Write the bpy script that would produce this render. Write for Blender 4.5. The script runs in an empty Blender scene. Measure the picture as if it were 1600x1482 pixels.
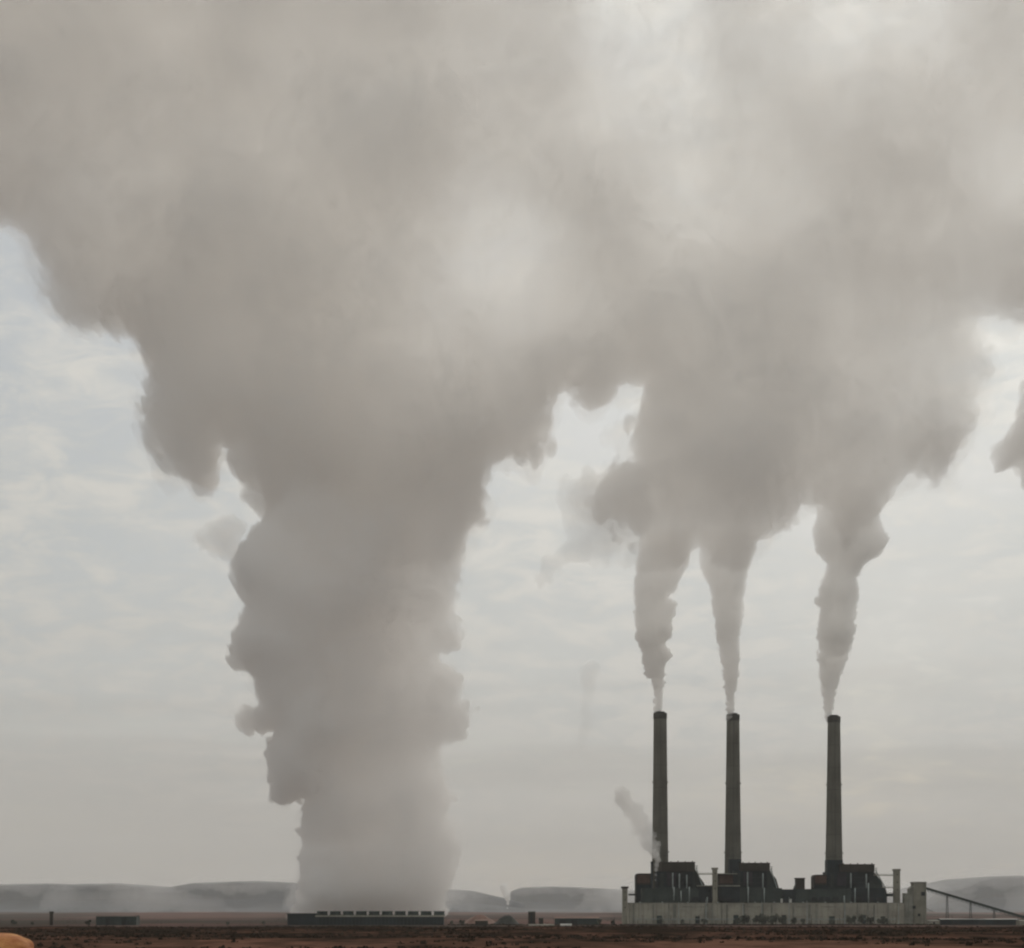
import bpy, bmesh, math, random
import numpy as np
import time
T0 = time.time()
from mathutils import Vector, noise as mnoise, Matrix

# ---------------------------------------------------------------- camera, sky, sun, exposure
S = bpy.context.scene
COL = S.collection
FPX = 3370.0          # focal length in photo pixels (photo 1600 wide)
HZ = 1422.0           # photo row of the horizon
CZ = 17.0             # eye height above the plain
cam_d = bpy.data.cameras.new('camera')
cam = bpy.data.objects.new('camera', cam_d); COL.objects.link(cam)
cam_d.sensor_fit = 'HORIZONTAL'; cam_d.sensor_width = 36.0
cam_d.lens = 36.0 * FPX / 1600.0
cam_d.shift_y = (HZ - 741.0) / 1600.0
cam_d.clip_start = 1.0; cam_d.clip_end = 400000.0
cam.location = (0, 0, CZ); cam.rotation_euler = (math.radians(90), 0, 0)
S.camera = cam
S.view_settings.view_transform = 'Standard'
S.view_settings.look = 'None'
S.view_settings.gamma = 1.0
S.view_settings.exposure = 0.13
S.render.engine = 'CYCLES'
S.cycles.max_bounces = 19
S.cycles.volume_bounces = 18
S.cycles.diffuse_bounces = 2
S.cycles.use_denoising = True
S.cycles.use_adaptive_sampling = True
S.cycles.adaptive_threshold = 0.03
S.cycles.volume_max_steps = 64
S.cycles.filter_width = 2.2
S.cycles.sample_clamp_indirect = 4.0
try:
    S.cycles.denoising_prefilter = 'ACCURATE'
except Exception:
    pass

SUN_EL, SUN_AZ = 27.0, 12.0      # degrees; azimuth to the right of the view direction
sd = bpy.data.lights.new('sun', 'SUN'); sd.energy = 1.3; sd.angle = math.radians(12); sd.color = (1.0, 0.93, 0.82)
sun = bpy.data.objects.new('sun', sd); COL.objects.link(sun)
sdir = Vector((math.sin(math.radians(SUN_AZ)) * math.cos(math.radians(SUN_EL)),
               math.cos(math.radians(SUN_AZ)) * math.cos(math.radians(SUN_EL)), math.sin(math.radians(SUN_EL))))
sun.rotation_euler = sdir.to_track_quat('Z', 'Y').to_euler(); sun.location = (0, 0, 50)


class NT:
    """small helper for building node trees"""
    def __init__(s, tree): s.t = tree; s.n = tree.nodes; s.l = tree.links
    def node(s, typ, **kw):
        nd = s.n.new(typ)
        for k, v in kw.items(): setattr(nd, k, v)
        return nd
    def link(s, a, b): s.l.new(a, b)
    def setin(s, nd, idx, v):
        if hasattr(v, 'is_output') or isinstance(v, bpy.types.NodeSocket): s.l.new(v, nd.inputs[idx])
        else: nd.inputs[idx].default_value = v
    def math(s, op, a, b=0.0, clamp=False):
        nd = s.node('ShaderNodeMath', operation=op, use_clamp=clamp)
        s.setin(nd, 0, a); s.setin(nd, 1, b); return nd.outputs[0]
    def mix(s, f, a, b, mode='MIX'):
        nd = s.node('ShaderNodeMix', data_type='RGBA', blend_type=mode)
        s.setin(nd, 0, f); s.setin(nd, 6, a); s.setin(nd, 7, b); return nd.outputs[2]
    def ramp(s, f, stops, interp='EASE'):
        nd = s.node('ShaderNodeValToRGB'); nd.color_ramp.interpolation = interp
        els = nd.color_ramp.elements
        while len(els) < len(stops): els.new(0.5)
        for e, (p, c) in zip(els, stops):
            e.position = p; e.color = (c, c, c, 1) if not isinstance(c, tuple) else tuple(c) + ((1,) if len(c) == 3 else ())
        s.setin(nd, 0, f); return nd.outputs[0]
    def noise(s, vec, scale, detail=4, rough=0.55, dist=0.0):
        nd = s.node('ShaderNodeTexNoise'); nd.inputs['Scale'].default_value = scale
        nd.inputs['Detail'].default_value = detail; nd.inputs['Roughness'].default_value = rough
        nd.inputs['Distortion'].default_value = dist
        if vec is not None: s.link(vec, nd.inputs['Vector'])
        return nd.outputs['Fac']
    def mapping(s, vec, loc=(0, 0, 0), rot=(0, 0, 0), scale=(1, 1, 1)):
        nd = s.node('ShaderNodeMapping'); s.link(vec, nd.inputs[0])
        nd.inputs['Location'].default_value = loc; nd.inputs['Rotation'].default_value = rot; nd.inputs['Scale'].default_value = scale
        return nd.outputs[0]


W = bpy.data.worlds.new('World'); S.world = W; W.use_nodes = True
w = NT(W.node_tree); w.n.clear()
out = w.node('ShaderNodeOutputWorld')
sky = w.node('ShaderNodeTexSky', sky_type='NISHITA', sun_disc=False, sun_elevation=math.radians(SUN_EL),
             sun_rotation=math.radians(SUN_AZ), altitude=1300, air_density=1.0, dust_density=3.0, ozone_density=1.0)
bg_sky = w.node('ShaderNodeBackground'); w.link(sky.outputs[0], bg_sky.inputs[0]); bg_sky.inputs[1].default_value = 0.06
tc = w.node('ShaderNodeTexCoord'); gen = tc.outputs['Generated']
sep = w.node('ShaderNodeSeparateXYZ'); w.link(gen, sep.inputs[0])
zc = w.math('MAXIMUM', sep.outputs[2], 0.0)
zz = w.math('ADD', zc, 0.22)
cu = w.math('DIVIDE', sep.outputs[0], zz); cv = w.math('DIVIDE', sep.outputs[1], zz)
cmb = w.node('ShaderNodeCombineXYZ'); w.link(cu, cmb.inputs[0]); w.link(cv, cmb.inputs[1])
plane = cmb.outputs[0]                                   # a cloud layer seen from below
m1 = w.mapping(plane, rot=(0, 0, 0.35), scale=(1.2, 0.9, 1))
n1 = w.noise(m1, 1.1, 5, 0.55, 0.6)                      # big sheets
m2 = w.mapping(plane, loc=(3, 7, 0), rot=(0, 0, 0.45), scale=(3.4, 3.2, 1))
n2 = w.noise(m2, 4.0, 7, 0.62, 0.5)                       # rippled altocumulus
cover = w.math('ADD', w.math('MULTIPLY', n1, 0.6), w.math('MULTIPLY', n2, 0.4))
cover = w.ramp(cover, [(0.36, 0.66), (0.54, 1.0)])
tone = w.ramp(w.math('ADD', w.math('MULTIPLY', n2, 0.65), w.math('MULTIPLY', n1, 0.35)), [(0.40, 0.0), (0.60, 1.0)])
ccol = w.mix(tone, (0.455, 0.477, 0.472, 1), (0.585, 0.575, 0.538, 1))
# the cloud sheet is thicker and duller towards the horizon, brighter round the hidden sun
nrm = w.node('ShaderNodeVectorMath', operation='NORMALIZE'); w.link(gen, nrm.inputs[0])
dot = w.node('ShaderNodeVectorMath', operation='DOT_PRODUCT'); w.link(nrm.outputs[0], dot.inputs[0]); dot.inputs[1].default_value = tuple(sdir)
glow = w.math('POWER', w.math('MAXIMUM', dot.outputs['Value'], 0.0), 14.0)
low = w.ramp(zc, [(0.0, 0.82), (0.03, 0.92), (0.14, 1.0), (0.6, 1.05)])
lowc = w.ramp(zc, [(0.0, (1.0, 0.955, 0.92)), (0.10, (1.0, 1.0, 1.0))])
ccol = w.mix(1.0, ccol, lowc, 'MULTIPLY')
band = w.noise(w.mapping(gen, loc=(1.3, 0, 0.2), scale=(3.0, 3.0, 38.0)), 1.0, 4, 0.55)     # low stratus banks near the horizon
bandv = w.ramp(band, [(0.42, 0.80), (0.56, 1.0)])
bandf = w.ramp(zc, [(0.03, 1.0), (0.16, 0.0)])
low = w.math('MULTIPLY', low, w.math('ADD', w.math('MULTIPLY', w.math('SUBTRACT', bandv, 1.0), bandf), 1.0))
gain = w.math('MULTIPLY', low, w.math('ADD', w.math('MULTIPLY', glow, 0.75), 0.97))
bg_c = w.node('ShaderNodeBackground'); w.link(ccol, bg_c.inputs[0]); w.link(gain, bg_c.inputs[1])
mx = w.node('ShaderNodeMixShader'); w.link(cover, mx.inputs[0]); w.link(bg_sky.outputs[0], mx.inputs[1]); w.link(bg_c.outputs[0], mx.inputs[2])
w.link(mx.outputs[0], out.inputs[0])

# ---------------------------------------------------------------- helpers
PY = 2500.0                       # distance of the plant
def X(px, Y=PY): return (px - 800.0) * Y / FPX
def Z(py, Y=PY): return CZ - (py - HZ) * Y / FPX
def P(v, Y=PY): return v * Y / FPX


def tag(o, label=None, cat=None, group=None, kind=None):
    if label: o['label'] = label
    if cat: o['category'] = cat
    if group: o['group'] = group
    if kind: o['kind'] = kind
    return o


def smoke_mat(name, color, density, aniso=0.3, nscale=None, lo=0.35, hi=0.65, floor=0.0, detail=2, zs=None):
    m = bpy.data.materials.new(name); m.use_nodes = True
    t = NT(m.node_tree); t.n.clear()
    o = t.node('ShaderNodeOutputMaterial'); v = t.node('ShaderNodeVolumePrincipled')
    v.inputs['Color'].default_value = (*color, 1); v.inputs['Anisotropy'].default_value = aniso
    v.inputs['Density'].default_value = density
    t.link(v.outputs[0], o.inputs['Volume'])
    if nscale:
        g = t.node('ShaderNodeNewGeometry')
        n = t.noise(g.outputs['Position'], nscale, detail, 0.55)
        r = t.node('ShaderNodeMapRange', interpolation_type='SMOOTHSTEP')
        t.link(n, r.inputs[0])
        r.inputs[1].default_value = lo; r.inputs[2].default_value = hi
        r.inputs[3].default_value = density * floor; r.inputs[4].default_value = density
        t.link(r.outputs[0], v.inputs['Density'])
    if zs:                                      # the smoke thins out as it rises: (height, share) stops
        g = t.node('ShaderNodeNewGeometry'); sp = t.node('ShaderNodeSeparateXYZ'); t.link(g.outputs['Position'], sp.inputs[0])
        z0, z1 = zs[0][0], zs[-1][0]
        f = t.math('DIVIDE', t.math('SUBTRACT', sp.outputs[2], z0), z1 - z0, True)
        rr = t.ramp(f, [((z - z0) / (z1 - z0), q) for z, q in zs], 'LINEAR')
        dens = t.math('MULTIPLY', rr, density)
        if nscale: dens = t.math('MULTIPLY', dens, t.math('DIVIDE', r.outputs[0], density))
        t.link(dens, v.inputs['Density'])
    return m


def smoke(name, puffs, voxel, mat, disp=(), parent=None, seed=0):
    """puffs: (x, y, z, r) world spheres, fused, roughened with noise, one closed hull"""
    bm = bmesh.new()
    for (x, y, z, r) in puffs:
        bmesh.ops.create_icosphere(bm, subdivisions=2 if r < voxel * 12 else 3, radius=r, matrix=Matrix.Translation((x, y, z)))
    me = bpy.data.meshes.new(name + '_src'); bm.to_mesh(me); bm.free()
    tmp = bpy.data.objects.new('tmp', me); COL.objects.link(tmp)
    rm = tmp.modifiers.new('r', 'REMESH'); rm.mode = 'VOXEL'; rm.voxel_size = voxel; rm.use_smooth_shade = True
    for i, (size, strength, ttype) in enumerate(disp):
        tx = bpy.data.textures.new('d', ttype)
        if ttype == 'CLOUDS': tx.noise_scale = size; tx.noise_depth = 3
        else: tx.noise_scale = size; tx.distance_metric = 'DISTANCE'
        dm = tmp.modifiers.new('d%d' % i, 'DISPLACE'); dm.texture = tx; dm.texture_coords = 'GLOBAL'
        dm.strength = strength; dm.mid_level = 0.5 if ttype == 'CLOUDS' else 0.35
    if disp:
        r2 = tmp.modifiers.new('r2', 'REMESH'); r2.mode = 'VOXEL'; r2.voxel_size = voxel; r2.use_smooth_shade = True
    dg = bpy.context.evaluated_depsgraph_get(); dg.update()
    ev = tmp.evaluated_get(dg)
    nm = bpy.data.meshes.new_from_object(ev)
    bpy.data.objects.remove(tmp); bpy.data.meshes.remove(me)
    nm.name = name; nm.materials.clear(); nm.materials.append(mat)
    for p_ in nm.polygons: p_.use_smooth = True
    ob = bpy.data.objects.new(name, nm); COL.objects.link(ob)
    if parent: ob.parent = parent
    return ob


def lerp_prof(prof, y):
    prof = sorted(prof)
    ys = [p[0] for p in prof]
    return float(np.interp(y, ys, [p[1] for p in prof])), float(np.interp(y, ys, [p[2] for p in prof]))


def column_puffs(prof, rnd, lump=(0.22, 0.42), n=10, step=0.35, depth=1.0, Y=PY, dy=lambda y: 0.0, core=0.86, squash=1.0):
    """spheres filling a column given by its left and right edges in photo rows"""
    out = []
    ys = [p[0] for p in prof]; y = max(ys); top = min(ys)
    while y > top:
        a, b = lerp_prof(prof, y); R = (b - a) / 2; c = (a + b) / 2
        k = P(1)
        out.append((X(c), Y + dy(y), Z(y), R * core * k))
        for i in range(n):
            rl = R * rnd.uniform(*lump); th = rnd.uniform(0, 2 * math.pi)
            d = R - rl * rnd.uniform(0.75, 1.0)
            yy = y + rnd.uniform(-0.5, 0.5) * R * step
            out.append((X(c + math.cos(th) * d), Y + dy(y) + math.sin(th) * d * k * depth, Z(yy), rl * k))
        y -= max(R * step, 1.5)
    return out



def pbr(name, col, rough=0.85, var=0.25, scale=0.05, col2=None, metal=0.0, streak=False, bump=0.0):
    """procedural surface: base colour broken up by noise, with optional vertical rain streaks"""
    m = bpy.data.materials.new(name); m.use_nodes = True
    t = NT(m.node_tree); b = t.n['Principled BSDF']
    g = t.node('ShaderNodeNewGeometry')
    n = t.noise(g.outputs['Position'], scale, 6, 0.6)
    c2 = col2 or tuple(c * (1 - var) for c in col)
    f = t.ramp(n, [(0.35, 0.0), (0.65, 1.0)])
    c = t.mix(f, (*c2, 1), (*tuple(min(1, x * (1 + var * 0.6)) for x in col), 1))
    if streak:
        mp = t.mapping(g.outputs['Position'], scale=(0.5, 0.5, 0.02))
        n2 = t.noise(mp, 1.0, 4, 0.6)
        c = t.mix(t.ramp(n2, [(0.45, 0.0), (0.7, 0.45)]), c, (*tuple(x * 0.45 for x in col), 1))
    b.inputs['Specular IOR Level'].default_value = 0.15
    t.link(c, b.inputs['Base Color']); b.inputs['Roughness'].default_value = rough; b.inputs['Metallic'].default_value = metal
    return m


class MB:
    """collects boxes, prisms and tubes, builds them as one mesh object"""
    def __init__(s): s.bm = bmesh.new()
    def box(s, x0, x1, y0, y1, z0, z1):
        v = [s.bm.verts.new(p) for p in [(x0, y0, z0), (x1, y0, z0), (x1, y1, z0), (x0, y1, z0), (x0, y0, z1), (x1, y0, z1), (x1, y1, z1), (x0, y1, z1)]]
        for f in [(0, 3, 2, 1), (4, 5, 6, 7), (0, 1, 5, 4), (1, 2, 6, 5), (2, 3, 7, 6), (3, 0, 4, 7)]: s.bm.faces.new([v[i] for i in f])
        return s
    def pbox(s, px0, px1, py0, py1, Y, dep):            # photo columns and rows at distance Y
        return s.box(X(px0, Y), X(px1, Y), Y, Y + dep, max(Z(py1, Y), -0.6), Z(py0, Y))
    def prism(s, pts, y0, y1):                          # polygon in x,z pulled along y
        a = [s.bm.verts.new((x, y0, z)) for x, z in pts]; b = [s.bm.verts.new((x, y1, z)) for x, z in pts]
        s.bm.faces.new(a); s.bm.faces.new(b[::-1])
        n = len(pts)
        for i in range(n): s.bm.faces.new([a[i], b[i], b[(i + 1) % n], a[(i + 1) % n]])
        return s
    def pprism(s, pts, Y, dep): return s.prism([(X(a, Y), max(Z(b, Y), -0.6)) for a, b in pts], Y, Y + dep)
    def lathe(s, x, y, prof, n=24, cap=True):           # (radius, z) list
        rings = []
        for r, z in prof:
            rings.append([s.bm.verts.new((x + r * math.cos(2 * math.pi * i / n), y + r * math.sin(2 * math.pi * i / n), z)) for i in range(n)])
        for a, b in zip(rings, rings[1:]):
            for i in range(n): s.bm.faces.new([a[i], a[(i + 1) % n], b[(i + 1) % n], b[i]])
        if cap: s.bm.faces.new(rings[0][::-1]); s.bm.faces.new(rings[-1])
        return s
    def bar(s, a, b, w):
        a, b = Vector(a), Vector(b); d = (b - a); L = d.length; q = d.to_track_quat('Z', 'Y').to_matrix().to_4x4()
        bmesh.ops.create_cube(s.bm, size=1.0, matrix=Matrix.Translation((a + b) / 2) @ q @ Matrix.Diagonal((w, w, L, 1)))
        return s
    def build(s, name, mat, parent=None, smooth=False):
        bmesh.ops.recalc_face_normals(s.bm, faces=s.bm.faces)
        me = bpy.data.meshes.new(name); s.bm.to_mesh(me); s.bm.free(); me.materials.append(mat)
        if smooth:
            for p_ in me.polygons: p_.use_smooth = True
        o = bpy.data.objects.new(name, me); COL.objects.link(o)
        if parent:
            o.parent = parent; o.matrix_parent_inverse = Matrix.Translation(parent.location).inverted()
        return o


def empty(name, loc, label, cat, group=None):
    o = bpy.data.objects.new(name, None); COL.objects.link(o); o.location = loc; o.empty_display_size = 2.0
    return tag(o, label, cat, group)


# materials of the works
M = {}
M['dark_steel'] = pbr('dark_cladding', (0.018, 0.027, 0.031), 0.7, 0.35, 0.05, streak=True)
M['dark_steel2'] = pbr('green_cladding', (0.040, 0.054, 0.050), 0.7, 0.3, 0.06, streak=True)
M['brown_steel'] = pbr('brown_cladding', (0.042, 0.036, 0.028), 0.75, 0.3, 0.05, streak=True)
M['beige'] = pbr('beige_panel', (0.34, 0.325, 0.27), 0.9, 0.22, 0.05, streak=True)
M['beige2'] = pbr('weathered_panel', (0.25, 0.25, 0.215), 0.9, 0.25, 0.08, streak=True)
M['concrete'] = pbr('concrete', (0.25, 0.24, 0.195), 0.92, 0.2, 0.06, streak=True)
M['stack'] = pbr('stack_concrete', (0.145, 0.142, 0.118), 0.9, 0.16, 0.03, streak=True)
M['stack_dark'] = pbr('sooty_concrete', (0.085, 0.084, 0.074), 0.9, 0.2, 0.1)
M['pale_pipe'] = pbr('galvanised_duct', (0.30, 0.34, 0.33), 0.5, 0.2, 0.2, metal=0.2)
M['glass'] = pbr('dark_opening', (0.02, 0.024, 0.026), 0.35, 0.3, 0.2)
M['purple'] = pbr('plum_cladding', (0.040, 0.036, 0.046), 0.8, 0.3, 0.08, streak=True)
M['white'] = pbr('white_paint', (0.5, 0.49, 0.46), 0.7, 0.1, 0.1)
M['rust'] = pbr('rusty_sheet', (0.10, 0.06, 0.045), 0.8, 0.3, 0.1, streak=True)
M['wood'] = pbr('weathered_wood', (0.06, 0.05, 0.042), 0.9, 0.2, 0.5)
M['leaf'] = pbr('foliage', (0.090, 0.098, 0.076), 0.8, 0.5, 0.35)
M['bark'] = pbr('bark', (0.05, 0.04, 0.03), 0.95, 0.3, 1.0)
M['coal'] = pbr('coal', (0.05, 0.052, 0.046), 0.9, 0.4, 0.2)
M['pink_soil'] = pbr('pink_soil', (0.20, 0.125, 0.10), 0.95, 0.2, 0.08)

# ---------------------------------------------------------------- ground, mesas
def fbm(x, y, s, seed=0.0, o=4):
    return mnoise.fractal(Vector((x * s, y * s, seed)), 1.0, 2.0, o)

HD = [(0, 15.35), (60, 14.9), (250, 12.3), (500, 10.9), (760, 10.2), (930, 9.7), (1100, 6.5), (1450, 0.4), (1700, 0.0)]
def ground_z(x, y):
    d = math.hypot(x, y)
    z = float(np.interp(d, [a for a, b in HD], [b for a, b in HD]))
    if d < 1700:
        z += fbm(x, y, 0.012, 3.1) * min(d / 250, 1.0) * 0.65 * (1 if d < 1100 else max(0, (1700 - d) / 600))
        z += fbm(x, y, 0.06, 9.0, 2) * 0.16 * min(d / 100, 1.0) * (1 if d < 1100 else 0.3)
    elif d > 2900:
        z += max(0.0, fbm(x, y, 0.0006, 5.5)) * min((d - 2900) / 4000, 1) * 14
    return z

def build_ground():
    rad = [0.0]; r = 6.0
    while r < 90000:
        rad.append(r); r *= 1.022 if r < 1200 else 1.035
    fine = [math.radians(a) for a in np.linspace(-16.5, 16.5, 300)]
    coarse = [math.radians(a) for a in np.linspace(16.5, 343.5, 66)[1:-1]]
    ang = fine + coarse; n = len(ang)
    V = [(0, 0, ground_z(0, 0))]; F = []
    for r in rad[1:]:
        for a in ang:
            x, y = r * math.sin(a), r * math.cos(a); V.append((x, y, ground_z(x, y)))
    for i in range(n): F.append((0, 1 + (i + 1) % n, 1 + i))
    for k in range(len(rad) - 2):
        b0, b1 = 1 + k * n, 1 + (k + 1) * n
        for i in range(n):
            j = (i + 1) % n; F.append((b0 + i, b0 + j, b1 + j, b1 + i))
    me = bpy.data.meshes.new('ground'); me.from_pydata(V, [], F); me.update()
    for p_ in me.polygons: p_.use_smooth = True
    m = bpy.data.materials.new('desert_soil'); m.use_nodes = True; t = NT(m.node_tree); b = t.n['Principled BSDF']
    g = t.node('ShaderNodeNewGeometry'); pos = g.outputs['Position']
    a = t.noise(t.mapping(pos, scale=(0.035, 0.010, 0.02)), 1.0, 5, 0.55, 0.5)      # long drifts of bare and grown soil
    bb = t.noise(t.mapping(pos, loc=(40, 9, 0), scale=(0.13, 0.04, 0.1)), 1.0, 5, 0.6)
    c = t.noise(pos, 0.9, 5, 0.7)
    ln0 = t.node('ShaderNodeVectorMath', operation='LENGTH'); t.link(pos, ln0.inputs[0])
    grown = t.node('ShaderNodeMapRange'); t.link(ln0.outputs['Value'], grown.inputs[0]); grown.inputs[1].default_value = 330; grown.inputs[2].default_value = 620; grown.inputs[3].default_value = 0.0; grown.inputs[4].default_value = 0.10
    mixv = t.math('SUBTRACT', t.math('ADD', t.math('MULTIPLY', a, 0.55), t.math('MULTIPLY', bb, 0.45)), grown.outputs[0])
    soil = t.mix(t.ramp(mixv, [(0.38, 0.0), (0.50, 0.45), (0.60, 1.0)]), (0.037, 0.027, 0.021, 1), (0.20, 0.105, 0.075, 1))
    soil = t.mix(t.ramp(c, [(0.48, 0.0), (0.66, 0.4)]), soil, (0.050, 0.040, 0.026, 1))
    # the plain beyond the near rise is greyer, paler soil
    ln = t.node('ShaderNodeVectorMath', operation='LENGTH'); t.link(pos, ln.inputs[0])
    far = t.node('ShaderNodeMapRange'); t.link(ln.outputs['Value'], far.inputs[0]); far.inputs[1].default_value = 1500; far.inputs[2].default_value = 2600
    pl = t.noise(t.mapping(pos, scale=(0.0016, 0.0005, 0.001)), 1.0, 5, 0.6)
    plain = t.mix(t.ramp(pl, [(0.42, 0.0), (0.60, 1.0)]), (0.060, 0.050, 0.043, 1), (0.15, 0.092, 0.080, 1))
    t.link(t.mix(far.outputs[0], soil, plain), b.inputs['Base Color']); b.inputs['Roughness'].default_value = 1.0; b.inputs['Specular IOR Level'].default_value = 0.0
    bp = t.node('ShaderNodeBump'); bp.inputs['Strength'].default_value = 0.7; bp.inputs['Distance'].default_value = 0.4
    t.link(t.math('ADD', c, bb), bp.inputs['Height']); t.link(bp.outputs[0], b.inputs['Normal'])
    me.materials.append(m)
    o = bpy.data.objects.new('ground', me); COL.objects.link(o); tag(o, kind='structure')
build_ground()

M['pale_rock'] = pbr('pale_sandstone', (0.24, 0.25, 0.27), 0.97, 0.1, 0.001)
M['mesa'] = pbr('haze_blue_rock', (0.032, 0.043, 0.062), 0.97, 0.3, 0.004)  # the blue of the distant air is put into the rock colour
def mesa(name, sil, Y, dep=4000.0, seed=0.0, soft=False, jag=1.0):
    """flat-topped range: silhouette (photo column, row) at distance Y, talus foot, cliff, plateau"""
    x0, x1 = X(sil[0][0], Y), X(sil[-1][0], Y); n = max(30, int((sil[-1][0] - sil[0][0]) / 3))
    rows = [(-0.24, 0.0), (-0.12, 0.12), (-0.06, 0.30), (-0.03, 0.42), (-0.015, 0.94), (0.03, 1.0), (0.5, 1.0), (0.9, 0.85), (1.1, 0.0)]
    if soft: rows = [(-0.6, 0.0), (-0.4, 0.25), (-0.2, 0.6), (-0.08, 0.85), (0.0, 1.0), (0.3, 0.8), (1.0, 0.0)]
    V = []; F = []
    for j, (fy, fz) in enumerate(rows):
        for i in range(n + 1):
            x = x0 + (x1 - x0) * i / n; px = 800 + x * FPX / Y
            top = Z(float(np.interp(px, [q[0] for q in sil], [q[1] for q in sil])), Y)
            top += fbm(x, seed, 0.0011, seed, 5) * 5 * jag * (0 if i in (0, n) else 1)
            y = Y + fy * dep + fbm(x, fy * 900, 0.0012, seed + 2) * dep * 0.10
            V.append((x, y, max(-2, top * fz + (fbm(x, y, 0.003, seed) * 6 * jag if 0 < fz < 1 else 0) if fz else -3)))
    for j in range(len(rows) - 1):
        for i in range(n):
            a = j * (n + 1) + i; F.append((a, a + 1, a + n + 2, a + n + 1))
    me = bpy.data.meshes.new(name); me.from_pydata(V, [], F); me.update(); me.materials.append(M['mesa'])
    o = bpy.data.objects.new(name, me); COL.objects.link(o); tag(o, kind='structure')
    if soft:
        for p_ in me.polygons: p_.use_smooth = True
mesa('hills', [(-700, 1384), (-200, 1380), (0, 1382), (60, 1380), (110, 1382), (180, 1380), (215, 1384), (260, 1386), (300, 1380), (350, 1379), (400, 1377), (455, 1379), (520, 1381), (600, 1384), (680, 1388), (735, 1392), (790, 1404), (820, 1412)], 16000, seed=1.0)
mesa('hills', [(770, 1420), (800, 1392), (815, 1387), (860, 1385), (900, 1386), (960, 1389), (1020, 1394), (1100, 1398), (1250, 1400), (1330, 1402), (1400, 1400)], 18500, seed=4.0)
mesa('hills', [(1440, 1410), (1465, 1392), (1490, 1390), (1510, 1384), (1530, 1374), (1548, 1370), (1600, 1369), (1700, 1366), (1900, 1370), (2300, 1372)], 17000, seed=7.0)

# ---------------------------------------------------------------- the works
def hole_ring(mb, x, y, ro, ri, z0, z1, n=28):
    """open pipe end"""
    rings = [[(x + r * math.cos(2 * math.pi * i / n), y + r * math.sin(2 * math.pi * i / n), z) for i in range(n)] for r, z in ((ro, z0), (ro, z1), (ri, z1), (ri, z0))]
    vs = [[mb.bm.verts.new(p) for p in r] for r in rings]
    for a in range(4):
        A, B = vs[a], vs[(a + 1) % 4]
        for i in range(n): mb.bm.faces.new([A[i], A[(i + 1) % n], B[(i + 1) % n], B[i]])
    return mb

def chimney(cx_top, cx_base, top, base, wt, wb, label, shroud=None, Y=2545.0):
    xt = X((cx_top + cx_base) / 2, Y); zt = Z(top, Y); zb = Z(base, Y)
    rt, rb = P(wt, Y) / 2, P(wb, Y) / 2; slope = (rb - rt) / (zt - zb); r0 = rb + slope * zb
    e = empty('chimney', (xt, Y, 0), label, 'chimney', 'tall concrete chimneys of the works')
    prof = []
    for i in range(14):
        z = -0.5 + (zt - 7 + 0.5) * i / 13; prof.append((rt + (r0 - rt) * (1 - z / zt) ** 1.25, z))
    MB().lathe(xt, Y, prof, 40).build('shaft', M['stack'], e, True)
    for q in range(1, 9):                                # pour joints
        zq = zt * q / 9.3; rq = rt + (r0 - rt) * (1 - zq / zt) ** 1.25
        hole_ring(MB(), xt, Y, rq + 0.16, rq - 0.3, zq, zq + 0.5, 40).build('pour_joint', M['stack_dark'], e)
    hole_ring(MB(), xt, Y, rt + 0.35, rt - 0.6, zt - 7, zt, 40).build('rim', M['stack_dark'], e)
    hole_ring(MB(), xt, Y, rt - 2.2, rt - 2.6, zt - 9, zt + 1.6, 32).build('flue', M['dark_steel'], e)
    for zp in (zt * 0.34, zt * 0.67):                    # inspection galleries
        rr = rt + (r0 - rt) * (1 - zp / zt) ** 1.25
        m = MB(); hole_ring(m, xt, Y, rr + 1.0, rr - 0.2, zp, zp + 0.35, 32)
        hole_ring(m, xt, Y, rr + 1.0, rr + 0.92, zp + 0.35, zp + 1.3, 32); m.build('gallery', M['stack'], e)
    if shroud:                                           # dark casing of the flue duct round the foot
        MB().pbox(shroud[0], shroud[1], shroud[2], 1446, Y - 26, 22).build('duct_casing', M['dark_steel'], e)
    m = MB()                                             # ladder up the front
    for s_ in (-0.35, 0.35): m.bar((xt + s_, Y - r0 - 0.25, 0), (xt + s_, Y - rt - 0.25, zt - 1), 0.12)
    m.build('ladder', M['dark_steel'], e)
    return xt, Y, zt, rt
CH = [chimney(1032, 1031, 1114.5, 1347, 20.5, 26, 'leftmost of the three tall grey chimneys, small steam jet beside its foot'),
      chimney(1146.3, 1144.3, 1117, 1365, 20, 27, 'middle one of the three tall grey chimneys', (1140, 1158.5, 1343)),
      chimney(1303.8, 1302.3, 1120, 1367, 19.5, 28, 'rightmost of the three tall grey chimneys', (1293, 1317, 1344))]

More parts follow.
